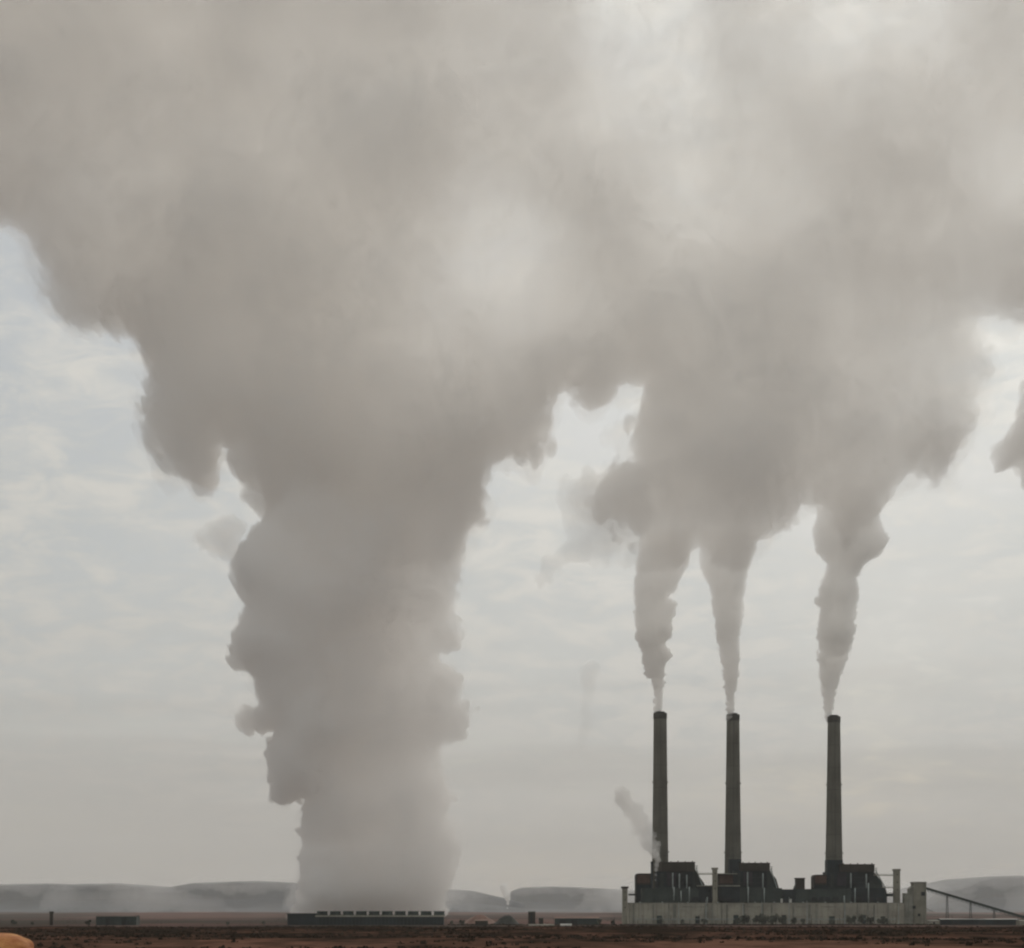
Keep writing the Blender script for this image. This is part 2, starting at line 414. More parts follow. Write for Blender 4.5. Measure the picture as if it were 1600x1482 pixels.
def boiler(x0, hx0, hx1, htop, hbot, body, shoulder, leftblock, pipes, label, Y=2508.0):
    """x0.. all photo columns; head = the overhanging top storey"""
    e = empty('boiler_house', (X(sum(body) / 2, Y), Y, 0), label, 'boiler house', 'dark boiler houses of the works')
    MB().pbox(body[0], body[1], hbot, 1442, Y, 34).build('wall', M['dark_steel'], e)
    MB().pbox(hx0, hx1, htop + 0.9, hbot, Y - 3, 40).build('upper_storey', M['brown_steel'], e)
    MB().pbox(hx0 - 0.6, hx1 + 0.6, htop, htop + 0.9, Y - 3.6, 41).build('roof', M['brown_steel'], e)
    MB().pprism([(body[1], hbot - 1), (body[1] + 4, hbot - 3.5)] + shoulder + [(shoulder[-1][0], 1442), (body[1], 1442)], Y + 3, 26).build('side_bay', M['dark_steel2'], e)
    lb = MB(); lb.pprism([(leftblock[0], 1442), (leftblock[0], leftblock[2] + 3), (leftblock[0] + 1.6, leftblock[2] + 0.6), (leftblock[0] + 4, leftblock[2]), (leftblock[1], leftblock[2]), (leftblock[1], 1442)], Y + 2, 24)
    lb.build('coal_bay', M['brown_steel'], e)
    m = MB(); m.pbox(leftblock[0] + 0.6, leftblock[1], 1383, 1441, Y + 0.6, 20); m.build('lower_bay', M['dark_steel'], e)
    for k, px in enumerate(pipes):
        MB().lathe(X(px, Y - 5), Y - 5, [(P(1.15), Z(1411)), (P(1.15), Z(hbot + 3 + 1.5 * k)), (P(0.8), Z(hbot + 2 + 1.5 * k))], 12).build('duct', M['pale_pipe'], e, True)
    for k in range(3):
        xw = body[0] + 4 + (body[1] - body[0] - 8) * k / 3
        for r_ in range(3): MB().pbox(xw, xw + 3.0, 1366.5 + r_ * 7, 1369 + r_ * 7, Y - 0.3, 0.6).build('window', M['glass'], e)
    for k in range(5):
        xv = hx0 + 4 + (hx1 - hx0 - 8) * k / 4
        MB().pbox(xv - 0.7, xv + 0.7, htop - 1.6 + (k % 2) * 0.6, htop - 0.02, Y + 8, 2).build('roof_vent', M['brown_steel'], e)
    sl = MB(); sl.bar((X(hx1 + 1, Y), Y - 1.5, Z(htop + 9)), (X(shoulder[-1][0] - 3, Y), Y - 1.5, Z(1388)), 1.1); sl.build('sloping_duct', M['pale_pipe'], e)
    MB().pbox(leftblock[0] + 2.5, leftblock[1] - 3, leftblock[2] + 2.2, 1380, Y + 1.2, 1).build('cladding_panel', M['rust'], e)
    MB().pbox(body[0] + 16, body[0] + 30, hbot + 2, 1384, Y - 0.5, 1).build('cladding_panel', M['purple'], e)
    MB().pbox(body[0] + 6, body[0] + 11, hbot + 3, 1386, Y - 0.7, 1).build('cladding_panel', M['dark_steel2'], e)
    for r_ in range(3): MB().pbox(body[0] + 1, body[1] - 1, 1371 + r_ * 8, 1371.7 + r_ * 8, Y - 1.6, 1.5).build('walkway', M['dark_steel2'], e)
    m = MB(); xs = hx1 + 1.5
    for r_ in range(7): m.pbox(hx1 - 0.6, hx1 + 4.8, htop + 6 + r_ * 3.5, htop + 6.5 + r_ * 3.5, Y + 0.6, 6)
    for r_ in (0, 1): m.bar((X(hx1 + 2.6 + r_ * 2, Y), Y + 1 + r_ * 3, Z(htop + 6 + r_ * 9)), (X(hx1 + 2.6 + r_ * 2, Y), Y + 1 + r_ * 3, Z(1411)), 0.5)
    m.build('stair_frame', M['dark_steel2'], e)
boiler(0, 1033, 1086, 1347, 1362, (1026, 1082), [(1092, 1369), (1095, 1373), (1100, 1380), (1102, 1386)], (993.5, 1018, 1365), (1051, 1061.5, 1073), 'leftmost dark boiler house, beside the small steam jet')
boiler(0, 1157, 1203, 1348.5, 1361, (1146, 1198), [(1206, 1367), (1210, 1370), (1213, 1374), (1217, 1388)], (1122, 1148, 1366), (1168, 1192), 'middle dark boiler house, under the middle chimney')
boiler(0, 1314, 1366.5, 1350.5, 1362.5, (1292, 1358), [(1370, 1368), (1377, 1377), (1380, 1386), (1385, 1392), (1386, 1400)], (1271.5, 1294, 1367), (1329.5, 1353.5), 'rightmost dark boiler house, next to the slim lift tower')

# long dark mid building between the boiler houses and the turbine hall
Y = 2478.0
e = empty('precipitator_hall', (X(1190, Y), Y, 0), 'long low dark green-grey hall running behind the beige front wall', 'industrial hall')
for a, b, t_ in ((1003, 1048, 1388), (1048, 1092, 1388.5), (1092, 1156, 1385.4), (1156, 1222, 1388), (1222, 1243, 1390), (1243, 1272, 1389.5), (1272, 1330, 1389), (1330, 1384, 1388)):
    MB().pbox(a + 0.05, b - 0.05, t_, 1442, Y + (a % 5) * 0.6, 22).build('bay', M['dark_steel2'] if (a // 7) % 2 else M['dark_steel'], e)
MB().pbox(1091, 1156.5, 1383.6, 1385.4, Y - 0.8, 26).build('roof_edge', M['beige2'], e)
MB().pbox(1121, 1152, 1364.8, 1366.2, Y + 25, 22).build('roof_edge', M['beige2'], e)
for px, a, b in ((1053, 1386, 1407), (1064, 1392, 1409), (1077, 1386, 1409), (1105, 1402, 1412), (1169, 1386, 1411), (1194, 1388, 1411), (1319, 1400, 1411), (1336, 1388, 1411), (1357, 1380, 1411)):
    MB().lathe(X(px, Y - 3), Y - 3, [(P(1.0), Z(b, Y)), (P(1.0), Z(a, Y))], 12).build('duct', M['pale_pipe'], e, True)
for k, (a, b) in enumerate([(1080, 1092), (1108, 1118), (1126, 1142), (1268, 1276), (1279, 1286), (1289, 1297), (1302, 1310), (1340, 1350), (1358, 1366), (1370, 1380)]):
    MB().pbox(a, b, 1402, 1408, Y - 0.5, 0.9).build('opening', M['glass'], e)
for px in (1221.5, 1235.5):
    MB().pbox(px - 1.6, px + 1.6, 1404.5, 1412, Y - 2.5, 3).build('bright_gap_block', M['white'], e)  # white blocks added in place of the bright gaps between the bays

# beige front hall
Y = 2440.0
e = empty('turbine_hall', (X(1196, Y), Y, 0), 'very long low beige panelled hall across the front of the works', 'industrial hall')
MB().pbox(983, 1413, 1411.8, 1444, Y, 34).build('wall', M['beige'], e)
MB().pbox(982.4, 1413.6, 1410.8, 1411.8, Y - 0.5, 35).build('roof_edge', M['beige2'], e)
rb = random.Random(3)
for px, w_ in ((990, 3), (1021, 2), (1045, 2.2), (1054, 5), (1104, 6), (1113, 3), (1128, 1.5), (1136, 3), (1163, 3), (1192, 3.5), (1206, 2.5), (1240, 3), (1265, 4), (1276, 3.5), (1320, 3), (1340, 2), (1356, 2.5), (1366, 2), (1388, 1.8)):
    MB().pbox(px - w_ / 2, px + w_ / 2, 1412.2 + rb.random() * 2, 1443.4, Y - 1.2, 1.1).build('pilaster', M['beige2'], e)
for px, w_, t_ in ((1030, 8, 1431), (1090, 7, 1432), (1150, 8, 1430), (1225, 7, 1430), (1300, 9, 1432), (1350, 6, 1430), (1380, 6, 1432)):
    MB().pbox(px - w_ / 2, px + w_ / 2, t_, 1443.6, Y - 0.4, 0.6).build('door', M['dark_steel2'], e)
for a, b in ((1066, 1100), (1168, 1188), (1245, 1262), (1283, 1316)):
    MB().pbox(a, b, 1416.6, 1418.0, Y - 0.3, 0.5).build('window_strip', M['beige2'], e)
for px in (1000, 1035, 1075, 1122, 1180, 1210, 1255, 1290, 1330, 1372):
    MB().pbox(px - 1.1, px + 1.1, 1409.4, 1410.8, Y + 6, 3).build('roof_vent', M['pale_pipe'], e)

def tower(name, x0, x1, top, label, Y, cap=1.0, mat='concrete', cat='tower', capmat=None, dep=9):
    e = empty(name, (X((x0 + x1) / 2, Y), Y, 0), label, cat)
    MB().pbox(x0, x1, top + 3, 1446, Y, dep).build('shaft', M[mat], e)
    MB().pbox(x0 - cap, x1 + cap, top, top + 3, Y - P(cap), dep + 2 * P(cap)).build('cap', M[capmat or mat], e)
    for k in range(3):
        z_ = top + 8 + k * 12
        if z_ < 1430: MB().pbox((x0 + x1) / 2 - 0.9, (x0 + x1) / 2 + 0.9, z_, z_ + 1.8, Y - 0.25, 0.4).build('window', M['glass'], e)
    return e
tower('stair_tower', 972.6, 980.5, 1385.5, 'short slim tower standing at the left end of the beige hall', 2436, 1.6, 'concrete', capmat='brown_steel')
tower('vent_tower', 1114, 1121, 1356, 'small square tower with flat cap between left and middle boiler houses', 2470, 1.3, 'concrete')
tower('lift_tower', 1397.5, 1406.5, 1358, 'tall slim grey lift tower joined by thin bridges to rightmost boiler house', 2478, 0.9, 'concrete')
Y = 2500.0
e = empty('transfer_tower', (X(1250, Y), Y, 0), 'stubby dark tower standing between the middle and rightmost boiler houses', 'tower')
MB().pbox(1244, 1257.5, 1373.5, 1442, Y, 12).build('shaft', M['brown_steel'], e)
MB().pbox(1243.2, 1258.3, 1372, 1373.5, Y - 0.6, 13.2).build('cap', M['brown_steel'], e)
MB().pprism([(1240, 1390), (1243.9, 1381), (1243.9, 1442), (1240, 1442)], Y + 2, 8).build('buttress', M['dark_steel2'], e)
e = empty('exhaust_stack', (X(1018.5, 2500), 2500, 0), 'thin dark exhaust pipe rising just left of the small steam jet', 'exhaust pipe')
MB().lathe(X(1018.5, 2500), 2500, [(P(1.7), -0.5), (P(1.7), Z(1349, 2500))], 16).build('pipe', M['dark_steel'], e, True)
hole_ring(MB(), X(1018.5, 2500), 2500, P(2.1), P(1.4), Z(1349, 2500) + 0.02, Z(1346.5, 2500), 16).build('collar', M['dark_steel'], e)

def bridge(xa, xb, ya, yb, th, label, Y=2494.0, mat='concrete'):
    e = empty('pipe_bridge', (X((xa + xb) / 2, Y), Y, Z(yb, Y)), label, 'bridge')
    m = MB(); t_ = P(th)
    m.prism([(X(xa, Y), Z(ya, Y)), (X(xb, Y), Z(yb, Y)), (X(xb, Y), Z(yb, Y) - t_), (X(xa, Y), Z(ya, Y) - t_)], Y, Y + 4); m.build('deck', M[mat], e)
    m = MB()
    for k in range(9):
        f = k / 8; m.bar((X(xa + (xb - xa) * f, Y), Y, Z(ya + (yb - ya) * f, Y)), (X(xa + (xb - xa) * f, Y), Y, Z(ya + (yb - ya) * f, Y) + 1.2), 0.12)
    m.bar((X(xa, Y), Y, Z(ya, Y) + 1.2), (X(xb, Y), Y, Z(yb, Y) + 1.2), 0.14); m.build('railing', M['dark_steel2'], e)
bridge(1366, 1397.4, 1366.8, 1367.3, 1.5, 'topmost thin bridge from the slim lift tower to the rightmost boiler house')
bridge(1378, 1397.4, 1386.5, 1386.5, 1.2, 'middle thin bridge left of the slim lift tower')
bridge(1386, 1397.4, 1396.5, 1396.5, 4.5, 'thickest lowest bridge left of the slim lift tower', mat='dark_steel2')
bridge(1090, 1113.5, 1365.2, 1365.2, 1.6, 'thin bridge from the leftmost boiler house to the small capped tower')
bridge(982, 993.5, 1397, 1397, 2.6, 'short low bridge from left end tower to the leftmost boiler house', mat='dark_steel2', Y=2490)

# coal silos with the sloping conveyor
Y = 2455.0
e = empty('coal_silo_building', (X(1430, Y), Y, 0), 'stepped pale concrete block where the sloping conveyor ends', 'silo building')
MB().pbox(1427.5, 1447.5, 1380, 1446, Y, 18).build('main_tower', M['concrete'], e)
MB().pbox(1426.7, 1448.2, 1378.2, 1380, Y - 0.6, 19.2).build('roof', M['beige2'], e)
MB().pprism([(1413.6, 1446), (1413.6, 1396), (1421.4, 1396), (1421.4, 1389), (1427.4, 1384), (1427.4, 1446)], Y + 1, 15).build('lower_tower', M['beige2'], e)
for px, py, w_ in ((1442.5, 1397, 3), (1428.5, 1418, 2.4), (1436, 1430, 2)):
    MB().pbox(px - w_, px + w_, py - w_, py + w_, Y - 0.4, 0.7).build('opening', M['glass'], e)
e = empty('conveyor', (X(1480, Y), Y + 8, 0), 'long sloping covered conveyor falling to the right from the pale stepped block', 'conveyor')
m = MB(); Yc = Y + 6
m.prism([(X(1447.8, Yc), Z(1386.5, Yc)), (X(1615, Yc), Z(1436, Yc)), (X(1615, Yc), Z(1440, Yc)), (X(1447.8, Yc), Z(1390.3, Yc))], Yc, Yc + 4); m.build('gallery', M['dark_steel2'], e)
m = MB()
for k in range(26):
    f = k / 25; xa = 1448 + 167 * f; ya = 1390.3 + 49.7 * f
    m.bar((X(xa, Yc), Yc - 0.2, Z(ya, Yc)), (X(xa + 3, Yc), Yc - 0.2, Z(ya + 0.9 + 1.6, Yc)), 0.3)
m.bar((X(1448, Yc), Yc - 0.2, Z(1392.5, Yc)), (X(1600, Yc), Yc - 0.2, Z(1438, Yc)), 0.35); m.build('truss', M['dark_steel'], e)
for px, py in ((1480.5, 1398), (1517, 1409), (1554, 1420)):
    m = MB()
    for s_ in (-1, 1): m.bar((X(px, Yc) + s_ * 1.4, Yc + 2, -0.5), (X(px, Yc) + s_ * 0.5, Yc + 2, Z(py, Yc) - 0.5), 0.7)
    for q in range(4):
        z_ = Z(py, Yc) * (q + 0.5) / 4; m.bar((X(px, Yc) - 1.2, Yc + 2, z_), (X(px, Yc) + 1.2, Yc + 2, z_ + 2), 0.3)
    m.build('trestle', M['dark_steel2'], e)

def shed(name, x0, x1, top, Y, label, mat, roofmat, group=None, doors=(), ridge=1.0, dep=22, cat='shed'):
    e = empty(name, (X((x0 + x1) / 2, Y), Y, 0), label, cat, group)
    MB().pbox(x0, x1, top + ridge, 1447, Y, dep).build('wall', M[mat], e)
    zt, zr = Z(top + ridge, Y), Z(top, Y); o_ = P(0.5)
    m = MB(); xa, xb = X(x0, Y) - o_, X(x1, Y) + o_
    v = [m.bm.verts.new(p) for p in [(xa, Y - o_, zt + 0.02), (xb, Y - o_, zt + 0.02), (xb, Y + dep + o_, zt + 0.02), (xa, Y + dep + o_, zt + 0.02), (xa, Y + dep / 2, zr + 0.05), (xb, Y + dep / 2, zr + 0.05)]]
    for f in [(0, 1, 5, 4), (2, 3, 4, 5), (0, 4, 3), (1, 2, 5), (0, 3, 2, 1)]: m.bm.faces.new([v[i] for i in f])
    m.build('roof', M[roofmat], e)
    for d0, d1 in doors:
        MB().pbox(d0, d1, top + ridge + 2, 1446, Y - 0.25, 0.4).build('door', M['glass'], e)
    return e
shed('long_shed', 1470, 1592, 1435.6, 2420, 'long low black shed on the ground under the conveyor', 'dark_steel', 'dark_steel', doors=((1490, 1500), (1530, 1540)), ridge=1.5)
shed('pump_house', 1451, 1468, 1438, 2400, 'tiny pale building at the foot of the stepped block', 'beige', 'beige2', doors=((1458, 1461),))
shed('workshop', 867, 936, 1433, 2400, 'low dark green shed in the gap between the big steam column and works', 'dark_steel2', 'pink_soil', doors=((874, 884), (892, 902)), ridge=2.2)
shed('office', 825.5, 836.5, 1424, 2460, 'small upright dark building left of the low dark green shed', 'brown_steel', 'dark_steel2', doors=((829, 832),))
shed('hut', 842, 849, 1433.5, 2440, 'tiny dark hut between the upright building and the low green shed', 'brown_steel', 'rust')
shed('trailer', 826, 866, 1444.4, 2200, 'long thin pale trailer on the ground before the upright dark building', 'beige', 'beige', ridge=0.6, dep=4, cat='trailer')
shed('cabin', 876, 893, 1443.8, 2200, 'small white cabin roof in front of the low green shed', 'white', 'white', ridge=1.2, dep=6, cat='cabin')
shed('barn', 150, 213, 1430.2, 2380, 'flat green-brown barn alone on the plain at far left', 'dark_steel2', 'rust', doors=((165, 172), (190, 198)), ridge=2.0)
shed('stone_hut', 742.5, 762, 1437, 2200, 'dark hut beneath the pink mound right of the big steam column', 'brown_steel', 'pink_soil', ridge=2.0)
shed('brick_lodge', 1594, 1606, 1438, 2400, 'small pale hut at the right edge beyond the black shed', 'beige', 'beige2')
tower('water_tower', 77.5, 82.5, 1424.5, 'lone dark post-like tower on the plain at far left', 2400, 0.5, 'brown_steel', dep=3)

# cooling towers in a long row
Y = 2412.0
e = empty('cooling_tower', (X(600, Y), Y, 0), 'long low dark cooling tower row at the foot of the big steam column', 'cooling tower')
MB().pbox(449, 494.4, 1429, 1447, Y + 4, 24).build('end_cell', M['dark_steel'], e)
MB().pbox(494.6, 693, 1433, 1447.5, Y, 26).build('louvre_wall', M['dark_steel'], e)
MB().pbox(492.5, 694.2, 1430.4, 1433, Y - 0.6, 27.2).build('deck', M['beige'], e)
MB().pbox(448, 494.3, 1427.4, 1429, Y + 3, 26).build('end_deck', M['dark_steel2'], e)
for k in range(34):
    xk = 497 + 5.8 * k; MB().pbox(xk, xk + 0.7, 1433.2, 1446.5, Y - 0.35, 0.3).build('column', M['dark_steel2'], e)
for k in range(10):
    cx = 502 + 20.4 * k
    z0 = Z(1430.4, Y); z1 = Z(1424.0, Y); r_ = P(8.4)
    hole = MB(); n = 24
    profile = [(r_ * 1.04, z0 + 0.01), (r_ * 0.93, z0 + (z1 - z0) * 0.5), (r_, z1), (r_ * 0.92, z1), (r_ * 0.86, z0 + (z1 - z0) * 0.5), (r_ * 0.96, z0)]
    hole.lathe(X(cx, Y), Y + 13, profile, n, cap=False); hole.build('fan_stack', M['dark_steel2'], e, True)

# mounds
def mound(name, x0, x1, top, Y, mat, label, cat, peak=0.5, sd=1.0):
    cx = X((x0 + x1) / 2, Y); R = P(x1 - x0, Y) / 2; H = Z(top, Y); V = []; F = []; n = 40; rr = 12
    V.append((cx + (peak - 0.5) * R, Y, H))
    for j in range(1, rr + 1):
        for i in range(n):
            a = 2 * math.pi * i / n; f = j / rr; r_ = R * f * (1 + 0.12 * fbm(math.cos(a) * 2, math.sin(a) * 2, 1.0, sd))
            x = cx + (peak - 0.5) * R * (1 - f) + r_ * math.cos(a); y = Y + r_ * math.sin(a)
            V.append((x, y, -0.5 + (H + 0.5) * (0.5 + 0.5 * math.cos(math.pi * f)) + fbm(x, y, 0.12, sd) * 2.2 * (1 - f) * f * 2))
    for i in range(n): F.append((0, 1 + i, 1 + (i + 1) % n))
    for j in range(rr - 1):
        for i in range(n):
            a = 1 + j * n + i; b = 1 + j * n + (i + 1) % n; F.append((a, a + n, b + n, b))
    me = bpy.data.meshes.new(name); me.from_pydata(V, [], F); me.update(); me.materials.append(M[mat])
    for p_ in me.polygons: p_.use_smooth = True
    o = bpy.data.objects.new(name, me); COL.objects.link(o); tag(o, label, cat)
mound('coal_heap', 764, 818, 1430, 2460, 'coal', 'low dark heap with a small steam puff above it', 'heap', 0.62, 1.0)
mound('spoil_mound', 716, 784, 1429.5, 2640, 'pink_soil', 'pinkish earth mound left of the low dark heap', 'mound', 0.5, 2.0)

# power line and fence in front of the works
e = empty('power_line', (X(1200, 2392), 2392, 0), 'thin sagging wires strung on short poles across the foot of the beige hall', 'power line')
for k in range(13):
    px = 960 + 44 * k; MB().lathe(X(px, 2392), 2392, [(0.22, -0.5), (0.16, 11.0)], 7).build('pole', M['wood'], e)
m = MB()
for k in range(12):
    for q in range(6):
        a_, b_ = k + q / 6, k + (q + 1) / 6
        za = 10.6 - 2.2 * (1 - (2 * (q / 6) - 1) ** 2) * 0.5; zb = 10.6 - 2.2 * (1 - (2 * ((q + 1) / 6) - 1) ** 2) * 0.5
        m.bar((X(960 + 44 * a_, 2392), 2392, za), (X(960 + 44 * b_, 2392), 2392, zb), 0.10)
m.build('wire', M['dark_steel'], e)
e = empty('pipe_rack', (X(1196, 2430), 2430, 0), 'low steel pipe rack running along the face of the beige hall', 'pipe rack')
for k in range(30):
    px = 996 + 13.6 * k; MB().pbox(px, px + 0.55, 1437.2, 1446, 2430, 0.5).build('post', M['dark_steel2'], e)
for q in (0, 1):
    MB().pbox(990, 1400, 1435.7 + q * 1.3, 1436.3 + q * 1.3, 2429 + q * 0.9, 0.7).build('pipe', M['pale_pipe'], e)

# utility poles in front of the works
pole0 = None
for k, (px, top) in enumerate([(1103, 1406), (1060.5, 1410), (1161, 1412), (1190, 1409), (1233, 1402), (1261, 1408), (1320, 1405), (1404, 1412)]):
    Yp = 2405.0
    if pole0 is None:
        e = empty('utility_pole', (0, 0, 0), 'x', 'utility pole', 'poles along the front of the beige hall')
        MB().lathe(0, 0, [(0.42, -1.0), (0.3, 27.0)], 8).build('pole', M['pale_pipe'], e)
        MB().box(-2.2, 2.2, -0.14, 0.14, 25.0, 25.3).build('crossarm', M['wood'], e); pole0 = e
    else:
        e = pole0.copy(); COL.objects.link(e)
        for c_ in pole0.children:
            d_ = c_.copy(); COL.objects.link(d_); d_.parent = e
    e.location = (X(px, Yp), Yp, 0); e.scale = (1, 1, Z(top, Yp) / 27.0)
    e['label'] = ['tallest-looking pale pole before the gap between left boiler house and middle chimney', 'pale pole in front of the leftmost boiler house', 'pale pole just right of the middle chimney\'s foot',
                  'pale pole before the right half of the middle boiler house', 'pale pole by the small white blocks', 'pale pole between the stubby dark tower and rightmost chimney',
                  'pale pole in front of the rightmost boiler house', 'pale pole in front of the slim lift tower'][k]

# trees and scrub
def crown_mesh(seed, n=650, w=1.0, h=1.0):
    r = random.Random(seed); bm = bmesh.new(); cl = [(r.uniform(-0.6, 0.6) * w, r.uniform(-0.6, 0.6) * w, r.uniform(0.3, 0.85) * h, r.uniform(0.22, 0.42)) for _ in range(9)]
    for _ in range(n):
        cx, cy, cz, cr = r.choice(cl)
        d = Vector((r.gauss(0, 1), r.gauss(0, 1), r.gauss(0, 1))).normalized() * cr * r.random() ** 0.4
        p = Vector((cx, cy, cz)) + d; s_ = r.uniform(0.05, 0.1)
        a = Vector((r.gauss(0, 1), r.gauss(0, 1), r.gauss(0, 1))).normalized(); b = a.orthogonal().normalized()
        bm.faces.new([bm.verts.new(p + a * s_), bm.verts.new(p + b * s_), bm.verts.new(p - a * s_), bm.verts.new(p - b * s_)])
    me = bpy.data.meshes.new('crown'); bm.to_mesh(me); bm.free(); me.materials.append(M['leaf']); return me
CR = [crown_mesh(k) for k in range(4)]
bmt = bmesh.new()
for (a, b, ra, rb_) in (((0, 0, -0.15), (0.02, 0, 0.35), 0.05, 0.035), ((0.02, 0, 0.33), (0.28, 0.1, 0.65), 0.03, 0.012), ((0.02, 0, 0.33), (-0.25, -0.1, 0.7), 0.03, 0.012), ((0.02, 0, 0.33), (0.0, 0.15, 0.75), 0.028, 0.01)):
    A, B = Vector(a), Vector(b); q = (B - A).to_track_quat('Z', 'Y').to_matrix().to_4x4()
    bmesh.ops.create_cone(bmt, segments=7, radius1=ra, radius2=rb_, depth=(B - A).length, matrix=Matrix.Translation((A + B) / 2) @ q)
TR = bpy.data.meshes.new('trunk'); bmt.to_mesh(TR); bmt.free(); TR.materials.append(M['bark'])
TREES = [(1032, 2370, 8, 'low dark tree before the beige hall, leftmost of the row by the leftmost boiler house'), (1100, 2380, 7, 'small dark tree at the foot of the tallest-looking pale pole'),
         (1156, 2370, 9, 'dark tree in front of the beige hall under the middle chimney'), (1166, 2365, 11, 'bushy dark tree just right of the middle chimney line'),
         (1182, 2370, 10, 'dark tree before the middle boiler house, left of its centre pole'), (1196, 2368, 12, 'broad dark tree right of the pole before the middle boiler house'),
         (1212, 2372, 12, 'broad dark tree below the right shoulder of the middle boiler house'), (1224, 2368, 9, 'dark tree below the left white block'),
         (1240, 2372, 8, 'dark tree below the stubby dark tower, left side'), (1256, 2366, 7, 'low dark tree below the stubby dark tower, right side'),
         (1300, 2370, 7, 'low dark tree at the foot line of the rightmost chimney'), (1330, 2370, 10, 'dark tree before the rightmost boiler house, left one of a close pair'),
         (1346, 2366, 11, 'tall dark tree before the rightmost boiler house, right one of a close pair'), (1360, 2372, 9, 'dark tree below the right edge of the rightmost boiler house'),
         (1380, 2370, 9, 'dark tree left of the slim lift tower'), (1066, 2372, 6, 'small tree below the ducts of the leftmost boiler house'),
         (22, 2300, 6, 'low dark bushy tree on the plain by the left edge of the photo'), (137, 2330, 6, 'small dark tree between the lone tower and the green-brown barn'), (50, 2340, 4, 'small bush between the left edge and the lone tower'),
         (356, 2320, 4, 'lone small bush on the plain midway between barn and steam column'), (412, 2350, 4.5, 'small bush on the plain just left of the steam column foot'), (935, 2330, 7, 'dark tree at the right end of the low green shed'), (958, 2340, 6, 'dark tree just left of the short slim end tower'),
         (722, 2330, 6, 'small dark tree right of the cooling tower row'), (705, 2350, 5, 'small tree touching the right end of the cooling tower row')]
for k, (px, Yt, h, lab) in enumerate(TREES):
    e = empty('desert_tree', (X(px, Yt), Yt, 0), lab, 'tree', 'dark trees and bushes on the plain')
    e.scale = (h * 0.62 * (1 + 0.3 * ((k * 7) % 3 - 1)), h * 0.6, h); e.rotation_euler = (0, 0, k * 1.3)
    for nm_, me in (('crown', CR[k % 4]), ('trunk', TR)):
        c_ = bpy.data.objects.new(nm_, me); COL.objects.link(c_); c_.parent = e

def scrub():
    r = random.Random(11); V = []; F = []
    def tuft(x, y, z, s_, n):
        for _ in range(n):
            a = r.uniform(0, 6.283); rr_ = s_ * r.random() ** 0.6; hh = s_ * 0.75 * (1 - (rr_ / s_) ** 2 * 0.6) * r.uniform(0.5, 1.1)
            px_, py_ = x + rr_ * math.cos(a), y + rr_ * math.sin(a); q = s_ * r.uniform(0.25, 0.4); t_ = r.uniform(0, 3.14)
            dx, dy_ = math.cos(t_) * q, math.sin(t_) * q; i = len(V)
            V.extend([(px_ - dx, py_ - dy_, z - 0.1), (px_ + dx, py_ + dy_, z - 0.1), (px_ + dx * 0.5, py_ + dy_ * 0.7, z + hh), (px_ - dx * 0.6, py_ - dy_ * 0.5, z + hh * 0.85)]); F.append((i, i + 1, i + 2, i + 3))
    cnt = 0
    while cnt < 11000:
        d = math.sqrt(r.uniform(60 ** 2, 1150 ** 2)); a = math.radians(r.uniform(-17, 17)); x, y = d * math.sin(a), d * math.cos(a)
        if fbm(x, y * 0.5, 0.018, 8.0) + 0.25 < r.random() * 0.7: cnt += 0.2; continue
        tuft(x, y, ground_z(x, y), r.uniform(0.25, 0.8) * (1.25 if r.random() < 0.08 else 1), 7); cnt += 1
    for _ in range(1500):
        d = math.sqrt(r.uniform(1400 ** 2, 4500 ** 2)); a = math.radians(r.uniform(-16, 16)); x, y = d * math.sin(a), d * math.cos(a)
        if 2390 < y < 2600 and (X(440, y) < x < X(700, y) or X(965, y) < x < X(1600, y)): continue
        tuft(x, y, ground_z(x, y), r.uniform(0.6, 1.2), 6)
    for _ in range(900):                                 # brush along the foot of the works
        px_ = r.uniform(1000, 1470) if r.random() < 0.75 else r.uniform(700, 1000); y = r.uniform(2340, 2405)
        tuft(X(px_, y), y, 0, r.uniform(0.8, 3.0), 12)
    me = bpy.data.meshes.new('scrub'); me.from_pydata(V, [], F); me.update()
    me.materials.append(pbr('sagebrush', (0.052, 0.041, 0.030), 0.95, 0.45, 0.08))
    o = bpy.data.objects.new('scrub', me); COL.objects.link(o)
    tag(o, 'low dark sagebrush scrub covering the red-brown desert ground', 'scrub', kind='stuff')
scrub()

